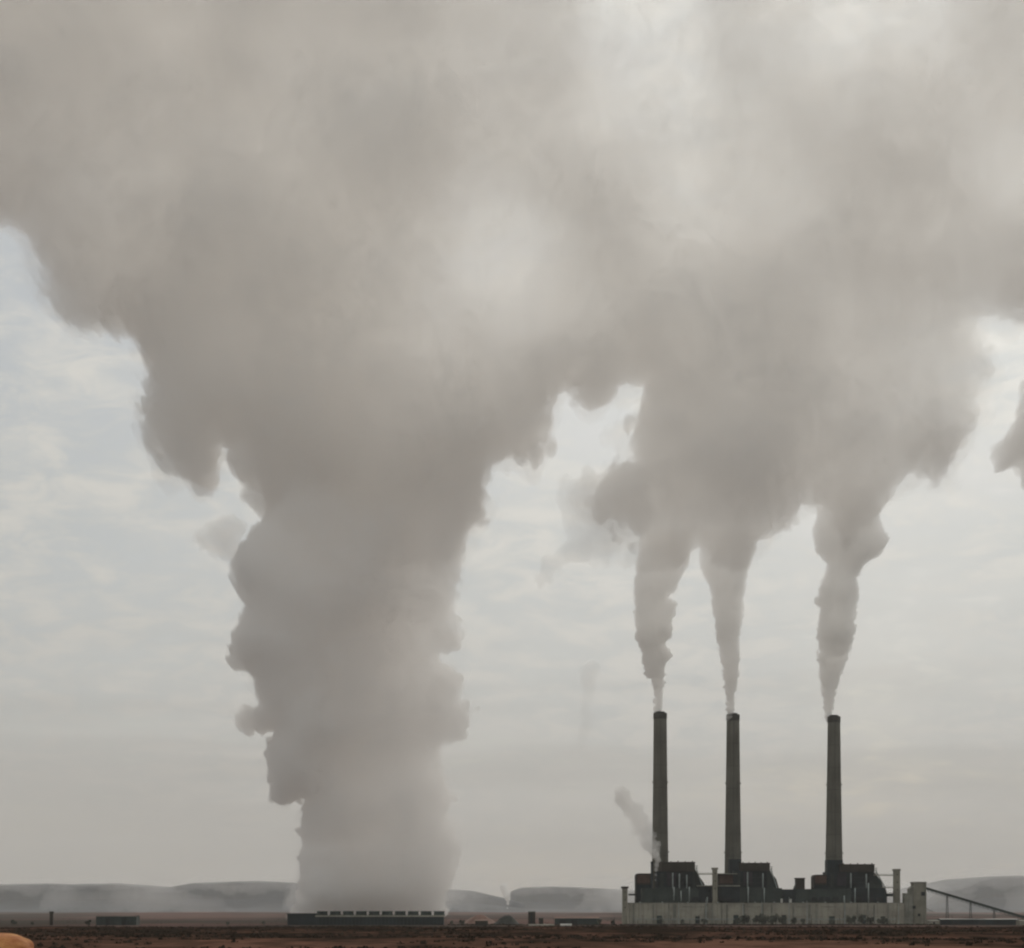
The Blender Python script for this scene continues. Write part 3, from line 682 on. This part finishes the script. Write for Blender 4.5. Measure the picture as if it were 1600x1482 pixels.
# the orange rock in the lower left corner
def boulder():
    Yb = 60.0; cx, cz = X(-12, Yb), 15.73; bm = bmesh.new(); bmesh.ops.create_icosphere(bm, subdivisions=5, radius=1.0)
    for v in bm.verts:
        c = v.co; e = 2.7
        k = (abs(c.x) ** e + abs(c.y) ** e + abs(c.z) ** e) ** (-1 / e)
        c = c * k; n_ = 1 + 0.07 * mnoise.fractal(c * 1.3 + Vector((4, 1, 2)), 1, 2, 4) + 0.012 * mnoise.fractal(c * 9, 1, 2, 3)
        v.co = Vector((c.x * 1.14, c.y * 0.95, c.z * 0.62)) * n_
    me = bpy.data.meshes.new('boulder'); bm.to_mesh(me); bm.free()
    for p_ in me.polygons: p_.use_smooth = True
    m = bpy.data.materials.new('orange_sandstone'); m.use_nodes = True; t = NT(m.node_tree); b = t.n['Principled BSDF']
    g = t.node('ShaderNodeNewGeometry'); n1_ = t.noise(t.mapping(g.outputs['Position'], scale=(0.6, 0.6, 2.2)), 1.6, 6, 0.6)
    c = t.mix(t.ramp(n1_, [(0.38, 0.0), (0.62, 1.0)]), (0.50, 0.18, 0.065, 1), (0.70, 0.33, 0.12, 1)); t.link(c, b.inputs['Base Color']); b.inputs['Roughness'].default_value = 0.85
    bp = t.node('ShaderNodeBump'); bp.inputs['Strength'].default_value = 0.9; bp.inputs['Distance'].default_value = 0.08
    t.link(t.noise(g.outputs['Position'], 9, 6, 0.7), bp.inputs['Height']); t.link(bp.outputs[0], b.inputs['Normal'])
    me.materials.append(m)
    o = bpy.data.objects.new('boulder', me); COL.objects.link(o); o.location = (cx, Yb, cz)
    tag(o, 'rounded orange sandstone boulder in the lower left corner', 'boulder')
boulder()


# ---------------------------------------------------------------- smoke
rnd = random.Random(5)
STEAM = (0.990, 0.985, 0.977)
def add(lst, px, py, r, dy=0.0): lst.append((X(px), PY + dy, Z(py), P(r)))
def cluster(lst, blobs, rnd, n=14, lump=(0.18, 0.4), yspread=0.5, low=True):
    """each blob (px, py, r[, dy]) gets smaller puffs budding from its surface"""
    for b_ in blobs:
        px, py, r = b_[:3]; dy = b_[3] if len(b_) > 3 else rnd.uniform(-yspread, yspread) * r
        add(lst, px, py, r * 0.88, dy)
        for _ in range(n):
            v = Vector((rnd.gauss(0, 1), rnd.gauss(0, 1), rnd.gauss(0, 1))).normalized(); rl = r * rnd.uniform(*lump); d = r - rl * rnd.uniform(0.7, 1.0)
            add(lst, px + v.x * d, py - v.z * d, rl, dy + v.y * P(d))
            if rnd.random() < 0.4:
                u = (v + 0.5 * Vector((rnd.gauss(0, 1), rnd.gauss(0, 1), rnd.gauss(0, 1)))).normalized(); r2 = rl * rnd.uniform(0.35, 0.6)
                add(lst, px + v.x * d + u.x * rl, py - v.z * d - u.z * rl, r2, dy + v.y * P(d) + u.y * P(rl))

# -- the one great cloud into which the column and the chimney plumes merge
def vnoise(x, y, seed):
    """smooth 2-D value noise, -1..1, on numpy arrays"""
    xi = np.floor(x).astype(np.int64); yi = np.floor(y).astype(np.int64); fx = x - xi; fy = y - yi
    fx = fx * fx * fx * (fx * (fx * 6 - 15) + 10); fy = fy * fy * fy * (fy * (fy * 6 - 15) + 10)
    def h(a, b):
        v = (a * 374761393 + b * 668265263 + seed * 974711) & 0x7fffffff
        v = ((v ^ (v >> 13)) * 1274126177) & 0x7fffffff
        return ((v ^ (v >> 16)) & 0xffff) / 32767.5 - 1
    return (h(xi, yi) * (1 - fx) + h(xi + 1, yi) * fx) * (1 - fy) + (h(xi, yi + 1) * (1 - fx) + h(xi + 1, yi + 1) * fx) * fy
def vfbm(x, y, seed, o=4, g=0.5):
    t_ = 0; a = 1.0; n_ = 0
    for k in range(o):
        c_, s_ = math.cos(k * 1.1 + 0.4), math.sin(k * 1.1 + 0.4)
        t_ = t_ + a * vnoise((x * c_ - y * s_) * 2 ** k + 17.3 * k, (x * s_ + y * c_) * 2 ** k - 9.1 * k, seed + k); n_ += a; a *= g
    return t_ / n_
def billow(x, y, seed, o=3):
    t_ = 0; a = 1.0; n_ = 0
    for k in range(o):
        t_ = t_ + a * (np.abs(vfbm(x * 2 ** k, y * 2 ** k, seed + 7 * k, 2)) * 2.2 - 0.6); n_ += a; a *= 0.5
    return t_ / n_

def poly_dist(px, py, poly):
    """distance to the outline, positive inside"""
    d = np.full(px.shape, 1e9); ins = np.zeros(px.shape, bool); n_ = len(poly)
    for i in range(n_):
        (ax, ay), (bx, by) = poly[i], poly[(i + 1) % n_]
        ex, ey = bx - ax, by - ay; t_ = np.clip(((px - ax) * ex + (py - ay) * ey) / (ex * ex + ey * ey), 0, 1)
        d = np.minimum(d, np.hypot(px - ax - t_ * ex, py - ay - t_ * ey))
        if ay != by:
            c_ = ((ay > py) != (by > py)) & (px < (bx - ax) * (py - ay) / (by - ay) + ax); ins ^= c_
    return np.where(ins, d, -d)

def cloud(name, poly, taus, density, color, aniso, step, edge, seed, rag=(18, 11), swell=1.0, sig=85.0, yoff=0.0, bulk=(45, 18), Yc=PY, ns=1.0, warp=14.0, mat=None, grow=0.0):
    """a thick body of smoke: its outline, and how deep it is from front to back, in metres, at each place"""
    xs = [p_[0] for p_ in poly]; ys = [p_[1] for p_ in poly]
    gx = np.arange(min(xs) - 40, max(xs) + 40, step); gy = np.arange(min(ys) - 40, max(ys) + 40, step)
    px, py = np.meshgrid(gx, gy)
    sx, sy = px / ns, py / ns
    wx = px + warp * vfbm(sx / 70, sy / 70, seed + 50); wy = py + warp * vfbm(sx / 70, sy / 70, seed + 60)
    f = grow + poly_dist(wx, wy, poly) + rag[0] * billow(sx / 55, sy / 55, seed) + rag[1] * billow(sx / 18, sy / 18, seed + 3)
    num = np.zeros(px.shape); den = np.full(px.shape, 1e-9)
    for tx, ty, tv in taus:
        g_ = np.exp(-((px - tx) ** 2 + (py - ty) ** 2) / (2 * sig * sig)) + 1e-6 / (1 + ((px - tx) ** 2 + (py - ty) ** 2) / 1e4)
        num += g_ * tv; den += g_
    T_ = num / den / density * (1 + 0.34 * vfbm(sx / 150, sy / 150, seed + 9, 6, 0.6))
    fe = np.clip(f, 0, None)
    env = 1 - np.exp(-fe / edge)
    half = 0.5 * T_ * env
    k = P(1, Yc)
    inside = half > 0.05
    amp = env * swell * np.clip(half / (bulk[0] * 1.3), 0.45, 1.0)
    f1 = bulk[0] * vfbm(sx / 95, sy / 95, seed + 20, 4) + bulk[1] * billow(sx / 38, sy / 38, seed + 21) + bulk[1] * 0.4 * billow(sx / 14, sy / 14, seed + 22)
    b1 = bulk[0] * vfbm(sx / 95, sy / 95, seed + 30, 4) + bulk[1] * billow(sx / 38, sy / 38, seed + 31)
    ym = Yc + yoff + 1.3 * bulk[0] * vfbm(sx / 260, sy / 260, seed + 40, 2)
    yf = ym - np.maximum(half + amp * f1 * 0.5, half * 0.35); yb = ym + np.maximum(half + amp * b1 * 0.5, half * 0.35)
    ny, nx = px.shape
    # a cell is kept when all its corners are inside; the rim is closed by a sharp edge
    cell = inside[:-1, :-1] & inside[1:, :-1] & inside[:-1, 1:] & inside[1:, 1:]
    left = set(zip(*[v_.tolist() for v_ in np.nonzero(cell)])); keep_ = []
    while left:                                          # stray specks are dropped
        seed_ = left.pop(); grp = [seed_]; st = [seed_]
        while st:
            a_, b_ = st.pop()
            for q_ in ((a_ + 1, b_), (a_ - 1, b_), (a_, b_ + 1), (a_, b_ - 1)):
                if q_ in left: left.remove(q_); grp.append(q_); st.append(q_)
        if len(grp) > 250: keep_ += grp
    cell[:] = False
    if keep_: cell[tuple(np.array(keep_).T)] = True
    used = np.zeros(px.shape, bool)
    used[:-1, :-1] |= cell; used[1:, :-1] |= cell; used[:-1, 1:] |= cell; used[1:, 1:] |= cell
    full = used.copy()
    n4 = np.zeros(px.shape, int); n4[:-1, :-1] += cell; n4[1:, :-1] += cell; n4[:-1, 1:] += cell; n4[1:, 1:] += cell
    rim = used & (n4 < 4)
    idf = np.full(px.shape, -1); idf[used] = np.arange(used.sum())
    inner = used & ~rim; idb = idf.copy(); idb[inner] = used.sum() + np.arange(inner.sum())
    wx_, wz_ = (px - 800) * k, CZ - (py - HZ) * k
    vf = np.stack([wx_[used], np.where(rim, ym, yf)[used], wz_[used]], 1)
    vb = np.stack([wx_[inner], yb[inner], wz_[inner]], 1)
    V = np.concatenate([vf, vb])
    def quads(I, flip):
        a, b, c_, d = I[:-1, :-1][cell], I[:-1, 1:][cell], I[1:, 1:][cell], I[1:, :-1][cell]
        return np.stack([a, d, c_, b] if not flip else [a, b, c_, d], 1)
    Fq = np.concatenate([quads(idf, False), quads(idb, True)])
    Fq = Fq[~np.all(np.sort(Fq, 1) == -9, 1)]
    me = bpy.data.meshes.new(name); me.from_pydata(V.tolist(), [], Fq.tolist()); me.update()
    bm = bmesh.new(); bm.from_mesh(me); bmesh.ops.remove_doubles(bm, verts=bm.verts, dist=0.001)
    # drop doubled faces where a cell lies wholly on the rim
    seen = {}; kill = []
    for f_ in bm.faces:
        key = tuple(sorted(v_.index for v_ in f_.verts))
        if key in seen: kill += [f_, seen[key]]
        else: seen[key] = f_
    bmesh.ops.delete(bm, geom=list(set(kill)), context='FACES'); bmesh.ops.recalc_face_normals(bm, faces=bm.faces)
    bm.to_mesh(me); bm.free()
    for p_ in me.polygons: p_.use_smooth = True
    me.materials.append(mat or smoke_mat(name, color, density, aniso))
    o_ = bpy.data.objects.new(name, me); COL.objects.link(o_)
    return o_

CLOUD = [(-380, -420), (-620, -260), (-690, -40), (-560, 170), (-330, 300), (-180, 326), (-40, 338), (12, 352), (42, 378), (55, 405), (48, 435), (68, 475), (92, 494), (150, 490), (195, 516), (226, 568), (236, 600), (216, 640), (224, 682), (246, 722), (258, 756), (284, 752),
         (318, 764), (346, 750), (334, 722), (346, 702), (372, 738), (392, 780), (420, 830), (470, 880), (560, 905), (680, 880), (740, 830), (760, 785), (762, 745), (790, 728), (838, 730), (860, 690), (872, 645), (882, 620), (898, 616),
         (915, 632), (930, 642), (955, 630), (978, 612), (998, 618), (990, 650), (966, 672), (984, 700), (960, 722), (928, 740), (900, 775), (920, 810), (985, 835), (990, 880), (1035, 905), (1072, 893), (1088, 862), (1102, 888),
         (1140, 905), (1178, 880), (1204, 850), (1238, 812), (1255, 785), (1285, 792), (1305, 835), (1340, 840), (1380, 800), (1398, 778), (1428, 748), (1450, 754), (1474, 768), (1482, 742), (1508, 716), (1520, 690), (1540, 630), (1556, 570), (1546, 516), (1566, 492), (1620, 500), (1740, 482), (1860, 420), (2010, 380), (2090, 210), (2040, 40), (2120, -130), (1990, -330), (1700, -430), (1300, -380), (800, -440), (200, -400)]
TAU = [(a_, b_, c_ * 1.15) for a_, b_, c_ in [(0, 0, 2.6), (200, 0, 2.2), (400, 0, 2.1), (600, 0, 2.0), (800, 0, 1.3), (1000, 0, 0.5), (1200, 0, 1.0), (1400, 0, 0.6), (1290, 50, 0.4), (1600, 0, 1.3), (300, -200, 2.2), (900, -200, 1.5), (1500, -200, 1.2),
       (0, 150, 2.4), (200, 150, 2.2), (400, 150, 2.4), (600, 150, 2.1), (800, 150, 1.5), (1000, 150, 0.6), (1200, 150, 1.1), (1330, 160, 1.8), (1450, 150, 1.9), (1600, 150, 1.5),
       (0, 290, 2.2), (180, 280, 1.8), (400, 300, 2.9), (600, 300, 2.4), (790, 300, 1.4), (940, 310, 2.2), (1060, 290, 0.7), (1060, 350, 0.9), (1200, 300, 1.2), (1330, 300, 1.7), (1450, 300, 1.7), (1590, 290, 0.8),
       (100, 410, 2.8), (220, 410, 3.4), (400, 410, 3.4), (600, 410, 2.4), (700, 390, 1.5), (780, 405, 0.2), (760, 375, 0.4), (805, 435, 0.6), (660, 470, 1.5), (870, 420, 1.6), (1000, 410, 1.8), (1200, 410, 1.8), (1400, 420, 1.9), (1600, 400, 2.0),
       (110, 470, 3.2), (230, 510, 4.0), (400, 510, 3.8), (560, 510, 2.5), (700, 500, 1.7), (830, 510, 1.8), (1000, 510, 2.3), (1200, 510, 2.2), (1340, 520, 1.0), (1450, 520, 1.2), (1550, 520, 0.7), (1560, 470, 1.4),
       (260, 620, 3.0), (330, 600, 3.4), (420, 610, 4.0), (600, 600, 2.6), (720, 600, 2.2), (840, 630, 3.0), (940, 600, 2.6), (1030, 620, 2.7), (1200, 620, 2.2), (1340, 610, 1.3), (1480, 610, 1.0),
       (250, 710, 2.6), (350, 680, 2.2), (440, 710, 2.7), (600, 710, 2.0), (800, 690, 2.6), (950, 740, 1.4), (1040, 720, 3.0), (1160, 720, 3.2), (1280, 710, 2.2), (1370, 690, 1.8), (1470, 720, 2.2),
       (470, 800, 1.2), (650, 800, 1.1), (920, 790, 0.7), (1000, 800, 2.2), (1100, 800, 3.0), (1200, 790, 2.6), (1330, 790, 1.8), (1040, 880, 0.5), (1150, 880, 0.5), (1040, 840, 1.1), (1148, 845, 1.2), (1325, 800, 0.9), (560, 880, 0.8)]]
SMOKE = (0.9915, 0.984, 0.9755)
o = cloud('smoke_cloud', CLOUD, TAU, 0.017, SMOKE, 0.1, 2.6, 22.0, 3, sig=58.0, bulk=(60, 44), rag=(22, 13))
cloud('thin_fringe', CLOUD, [(a_, b_, min(c_, 2.2) * 0.33) for a_, b_, c_ in TAU], 0.0028, SMOKE, 0.2, 4.0, 34.0, 131, sig=62.0, bulk=(60, 40), rag=(24, 13), warp=20.0, grow=13.0).parent = o
tag(o, 'one great grey-beige smoke cloud filling the upper sky where all the plumes merge', 'smoke cloud')
o = cloud('smoke_wisp', [(312, 832), (330, 815), (368, 808), (392, 822), (380, 850), (392, 880), (362, 892), (330, 878), (306, 855)], [(345, 850, 1.0)], 0.016, (0.95, 0.935, 0.92), 0.0, 2.0, 14.0, 5, rag=(8, 6), bulk=(8, 5), yoff=-10)
tag(o, 'small detached round smoke puff just left of the steam column', 'smoke wisp')
o = cloud('smoke_wisp', [(860, 770), (900, 745), (960, 730), (1010, 760), (1010, 830), (990, 880), (960, 905), (905, 900), (850, 935), (825, 925), (850, 880), (880, 850), (866, 810)], [(930, 800, 1.2), (960, 870, 0.8), (870, 900, 0.4), (990, 800, 1.4)], 0.005, (0.96, 0.945, 0.93), 0.0, 3.0, 40.0, 15, rag=(26, 9), bulk=(20, 10), yoff=-60)
tag(o, 'faint thin smoke veil left of the merged smoke above the left chimney', 'smoke wisp')
o = cloud('smoke_wisp', [(1552, 700), (1566, 672), (1590, 640), (1596, 590), (1618, 560), (1660, 548), (1712, 572), (1752, 630), (1744, 700), (1700, 752), (1650, 778), (1606, 770), (1590, 735), (1560, 728)], [(1590, 690, 2.8), (1660, 680, 3.2), (1610, 600, 1.4)], 0.016, (0.965, 0.95, 0.935), 0.0, 2.5, 14.0, 25, rag=(12, 7), bulk=(20, 10))
tag(o, 'dark smoke lump cut by the right edge of the photo', 'smoke wisp')
o = cloud('smoke_wisp', [(905, 1045), (935, 1035), (948, 1055), (930, 1100), (925, 1150), (905, 1195), (880, 1190), (895, 1140), (905, 1090)], [(920, 1100, 0.28), (900, 1170, 0.2)], 0.004, (0.90, 0.89, 0.88), 0.0, 3.0, 12.0, 35, rag=(12, 5), bulk=(6, 3), yoff=-20)
tag(o, 'barely visible thin vertical smoke trace halfway between steam column and left chimney', 'smoke wisp')


# -- the column above the cooling towers
COLUMN = [(392, 560), (388, 640), (398, 720), (405, 770), (413, 801), (417, 816), (396, 831), (385, 858), (366, 899), (373, 922), (385, 956), (373, 979), (360, 1001), (360, 1031), (373, 1046), (388, 1061), (398, 1080), (406, 1102), (381, 1103), (358, 1112), (368, 1137), (381, 1152), (428, 1148), (417, 1167), (413, 1190), (422, 1227), (417, 1248), (441, 1265), (460, 1252), (471, 1258), (464, 1299), (469, 1318),
          (463, 1337), (466, 1365), (463, 1397), (455, 1404), (452, 1417), (452, 1434), (700, 1434), (708, 1400), (716, 1375), (722, 1355), (730, 1325), (722, 1299), (702, 1269), (714, 1242), (706, 1224), (692, 1193), (695, 1167), (724, 1159), (739, 1118), (743, 1092), (728, 1080), (724, 1046), (694, 1024), (724, 1009), (724, 982), (713, 952), (722, 907), (737, 854), (745, 831), (766, 813), (766, 782), (762, 756), (770, 700), (780, 640), (760, 560)]
DEEP = [(420, 600, 3), (600, 600, 3), (740, 600, 3), (420, 650, 30), (600, 650, 25), (740, 650, 20), (430, 740, 110), (560, 740, 90), (700, 740, 80), (440, 850, 250), (560, 850, 170), (690, 850, 70), (420, 960, 260), (560, 960, 150), (680, 960, 75),
        (410, 1060, 260), (560, 1060, 140), (680, 1060, 90), (450, 1130, 240), (580, 1130, 150), (705, 1110, 120), (690, 1160, 60), (450, 1220, 240), (570, 1220, 130), (665, 1220, 100), (490, 1320, 240), (590, 1320, 140), (670, 1320, 130), (722, 1330, 45), (480, 1420, 200), (590, 1420, 200), (675, 1420, 140), (372, 1125, 60), (730, 850, 90)]  # thinned on the right so the shape carries the lighter, sunward side
o = cloud('steam_plume', COLUMN, DEEP, 1.0, None, 0.0, 2.0, 20.0, 71, rag=(10, 9), sig=48.0, warp=6.0, bulk=(46, 40), ns=0.8,
          mat=smoke_mat('steam', (0.9925, 0.985, 0.979), 0.033, 0.0, zs=[(120, 1.0), (450, 0.85), (700, 0.7)]))
cloud('thin_fringe', COLUMN, [(a_, b_, min(c_ * 0.9, 150)) for a_, b_, c_ in DEEP], 1.0, None, 0.0, 3.0, 30.0, 171, rag=(14, 9), sig=48.0, warp=12.0, bulk=(40, 26), ns=0.8, grow=8.0,
      mat=smoke_mat('steam_fringe', (0.991, 0.9835, 0.9775), 0.006, 0.1, zs=[(20, 0.6), (300, 1.0), (560, 0.7), (660, 0.0)])).parent = o
tag(o, 'huge thick grey-brown steam column rising from the cooling tower row', 'steam plume')

# -- the three chimney plumes
SM = [smoke_mat('flue_smoke', (0.997, 0.993, 0.987), 0.36, 0.0, zs=[(240, 1.0), (300, 0.5), (370, 0.2), (410, 0.12), (445, 0.06), (475, 0.005)]),
      smoke_mat('flue_smoke_bright', (0.998, 0.995, 0.989), 0.36, 0.0, zs=[(240, 1.0), (300, 0.5), (370, 0.22), (440, 0.11), (490, 0.06), (535, 0.0)])]
PL = [([(1024.5, 1120), (1024.5, 1110), (1023, 1075), (1019, 1056), (1007, 1046), (1006, 1018), (999, 999), (993, 961), (994, 904), (997, 866), (1000, 815), (1095, 815), (1085, 866), (1077, 885), (1063, 913), (1049, 925), (1068, 932), (1057, 961), (1056, 985), (1046, 999), (1059, 1018), (1046, 1032), (1044, 1061), (1041, 1094), (1039.5, 1110), (1039.5, 1120)],
       [(1032, 1112, 11), (1033, 1075, 15), (1025, 1030, 28), (1025, 970, 42), (1027, 900, 50), (1040, 830, 60)]),
      ([(1138.8, 1122), (1138.8, 1112), (1136.5, 1075), (1130, 1027), (1125, 994), (1118, 951), (1112, 909), (1096, 875), (1095, 815), (1205, 815), (1182, 866), (1173, 904), (1170, 942), (1163, 994), (1163, 1027), (1158, 1075), (1153.8, 1112), (1153.8, 1122)],
       [(1146, 1112, 11), (1147, 1075, 16), (1146, 1030, 25), (1144, 970, 36), (1143, 900, 48), (1150, 830, 70)]),
      ([(1296.3, 1124), (1296.3, 1116), (1291, 1075), (1286, 1027), (1286, 999), (1284, 966), (1287, 942), (1278, 937), (1278, 927), (1286, 924), (1285, 913), (1294, 890), (1300, 871), (1282, 852), (1279, 818), (1286, 790), (1280, 745), (1276, 690), (1440, 690), (1420, 745), (1385, 796), (1391, 812), (1403, 833), (1391, 856), (1364, 871), (1350, 894), (1354, 928), (1347, 956), (1346, 985), (1334, 1027), (1317, 1075), (1311, 1116), (1311, 1124)],
       [(1303.5, 1114, 11), (1303, 1075, 17), (1310, 1030, 28), (1315, 970, 40), (1318, 900, 48), (1340, 840, 75), (1340, 780, 80), (1350, 700, 60)])]
for i, (poly, deep) in enumerate(PL):
    o = cloud('smoke_plume', poly, deep, 1.0, None, 0.1, 1.0, 5.5, 80 + i * 11, rag=(2.2, 4.6), sig=22.0, warp=2.0, bulk=(7, 9), ns=0.34, yoff=45.0, mat=SM[i == 2])
    tag(o, ['smoke plume leaving the leftmost chimney', 'smoke plume leaving the middle chimney', 'smoke plume leaving the rightmost chimney'][i], 'smoke plume', 'smoke plumes from the chimneys')

# -- small steam jet at the works, its drifting tail, and a puff over the heap
r = random.Random(40); p_ = []
for px, py, rr_ in [(1022, 1384, 1.5), (1022.3, 1376, 2), (1022.6, 1368, 2.6), (1023, 1360, 3.3), (1024, 1352, 4.2), (1026, 1344, 5.2), (1023, 1338, 6.5), (1018, 1334, 6.5)]:
    add(p_, px, py, rr_, -22); 
    for _ in range(5): add(p_, px + r.uniform(-0.7, 0.7) * rr_, py + r.uniform(-0.7, 0.7) * rr_, rr_ * 0.5, -22 + r.uniform(-0.5, 0.5) * rr_)
o = smoke('steam_jet', p_, 0.8, smoke_mat('jet', (0.98, 0.975, 0.965), 0.11, 0.2), [(6, 2.0, 'CLOUDS')])
tag(o, 'small white steam jet at the foot of the leftmost chimney', 'steam jet')
o = cloud('steam_trail', [(1028, 1346), (1020, 1344), (1008, 1334), (1000, 1322), (993, 1308), (984, 1296), (977, 1280), (966, 1268), (955, 1258), (953, 1240), (958, 1229), (972, 1227), (986, 1234), (990, 1250), (1003, 1256), (1008, 1272), (1018, 1284), (1024, 1300), (1022, 1312), (1031, 1324), (1034, 1336)],
          [(1022, 1338, 2.0), (1008, 1318, 1.4), (998, 1296, 1.1), (988, 1270, 1.0), (970, 1242, 2.0)], 0.05, (0.94, 0.932, 0.922), 0.0, 1.0, 7.0, 211, rag=(4, 3.5), bulk=(8, 8), ns=0.28, warp=5.0, sig=16.0, yoff=-20.0)
tag(o, 'thin grey steam trail drifting up-left from the small steam jet', 'steam trail')
p_ = []
cluster(p_, [(793, 1412, 3.0, 0), (793, 1404, 5.5, 0), (791, 1395, 7.5, 0), (787, 1387, 8, 0), (793, 1419, 2, 0)], r, n=8)
o = smoke('steam_puff', p_, 0.8, smoke_mat('puff', (0.997, 0.996, 0.994), 0.3, 0.2), [(8, 4, 'CLOUDS')])
tag(o, 'tiny pale steam puff above the low dark heap', 'steam puff')

# -- low fog in front of the mesas
def fog(poly, taus, seed, label):
    taus = [(a, b, c * 0.55) for a, b, c in taus]
    o_ = cloud('fog', poly, taus, 0.0007, (0.98, 0.98, 0.985), 0.1, 2.0, 16.0, seed, rag=(6, 3), sig=22.0, warp=6, bulk=(120, 50), Yc=12500.0, ns=0.5)
    tag(o_, label, 'fog', kind='stuff')
fog([(60, 1426), (66, 1400), (80, 1386), (110, 1382), (150, 1390), (185, 1380), (215, 1374), (260, 1378), (300, 1394), (340, 1398), (380, 1426)], [(80, 1400, 0.6), (150, 1410, 0.3), (230, 1390, 0.9), (260, 1405, 1.1), (310, 1410, 0.6), (350, 1420, 0.3)], 1, 'long pale fog bank low against the blue mesas at far left')
fog([(335, 1412), (332, 1392), (340, 1378), (356, 1382), (352, 1400), (346, 1412)], [(343, 1395, 0.5)], 2, 'small pale fog curl against the mesas midway between barn and steam column')
fog([(436, 1428), (438, 1400), (448, 1378), (520, 1370), (520, 1428)], [(450, 1400, 0.8), (500, 1400, 1.5)], 3, 'pale fog just behind the foot of the steam column, left side')
fog([(640, 1426), (640, 1372), (720, 1376), (760, 1388), (800, 1382), (812, 1400), (790, 1426)], [(700, 1395, 1.2), (780, 1400, 0.25), (740, 1415, 0.6)], 6, 'pale fog right of the steam column foot')
fog([(890, 1426), (905, 1398), (940, 1376), (1010, 1370), (1110, 1380), (1110, 1426)], [(920, 1405, 0.6), (990, 1395, 1.6), (1080, 1400, 1.6)], 4, 'pale fog left of the works against the far mesas')
fog([(1380, 1426), (1380, 1376), (1440, 1374), (1490, 1384), (1530, 1398), (1520, 1426)], [(1420, 1400, 1.6), (1480, 1400, 0.8), (1520, 1410, 0.3)], 5, 'pale fog behind the upper end of the sloping conveyor')
fog([(1560, 1426), (1565, 1392), (1600, 1376), (1700, 1380), (1700, 1426)], [(1590, 1400, 0.5), (1650, 1400, 0.8)], 8, 'pale fog low at the right edge beyond the conveyor')

def veil(poly, seed, label):
    o_ = cloud('fog', poly, [(p_[0], p_[1], 0.42) for p_ in poly], 0.0006, (0.98, 0.98, 0.985), 0.1, 2.0, 12.0, seed, rag=(7, 3), sig=40.0, warp=8, bulk=(100, 50), Yc=13200.0, ns=0.5)
    tag(o_, label, 'fog', kind='stuff')
veil([(-120, 1368), (60, 1372), (180, 1366), (320, 1372), (470, 1364), (470, 1394), (330, 1400), (200, 1392), (60, 1398), (-120, 1394)], 301, 'thin mist along the tops of the mesas at left')
veil([(700, 1378), (800, 1372), (900, 1374), (1010, 1370), (1010, 1404), (880, 1398), (780, 1404), (700, 1404)], 311, 'thin mist along the low mesas between steam column and works')
veil([(1440, 1366), (1520, 1356), (1620, 1354), (1760, 1358), (1760, 1392), (1600, 1388), (1500, 1394), (1440, 1400)], 321, 'thin mist over the mesa top at the right edge')

# -- the air itself
bm = bmesh.new(); bmesh.ops.create_cube(bm, size=1.0); me = bpy.data.meshes.new('haze'); bm.to_mesh(me); bm.free()
hz = bpy.data.objects.new('haze', me); COL.objects.link(hz); hz.scale = (180000, 182000, 2900); hz.location = (0, 0, 1450 - 6)
m = bpy.data.materials.new('haze'); m.use_nodes = True; t = NT(m.node_tree); t.n.clear()
o = t.node('ShaderNodeOutputMaterial'); v = t.node('ShaderNodeVolumePrincipled'); v.inputs['Color'].default_value = (0.955, 0.95, 0.938, 1)
v.inputs['Density'].default_value = 2.8e-5; v.inputs['Anisotropy'].default_value = 0.1; t.link(v.outputs[0], o.inputs['Volume'])
me.materials.append(m); tag(hz, 'thin pale haze filling the air', 'haze', kind='stuff')
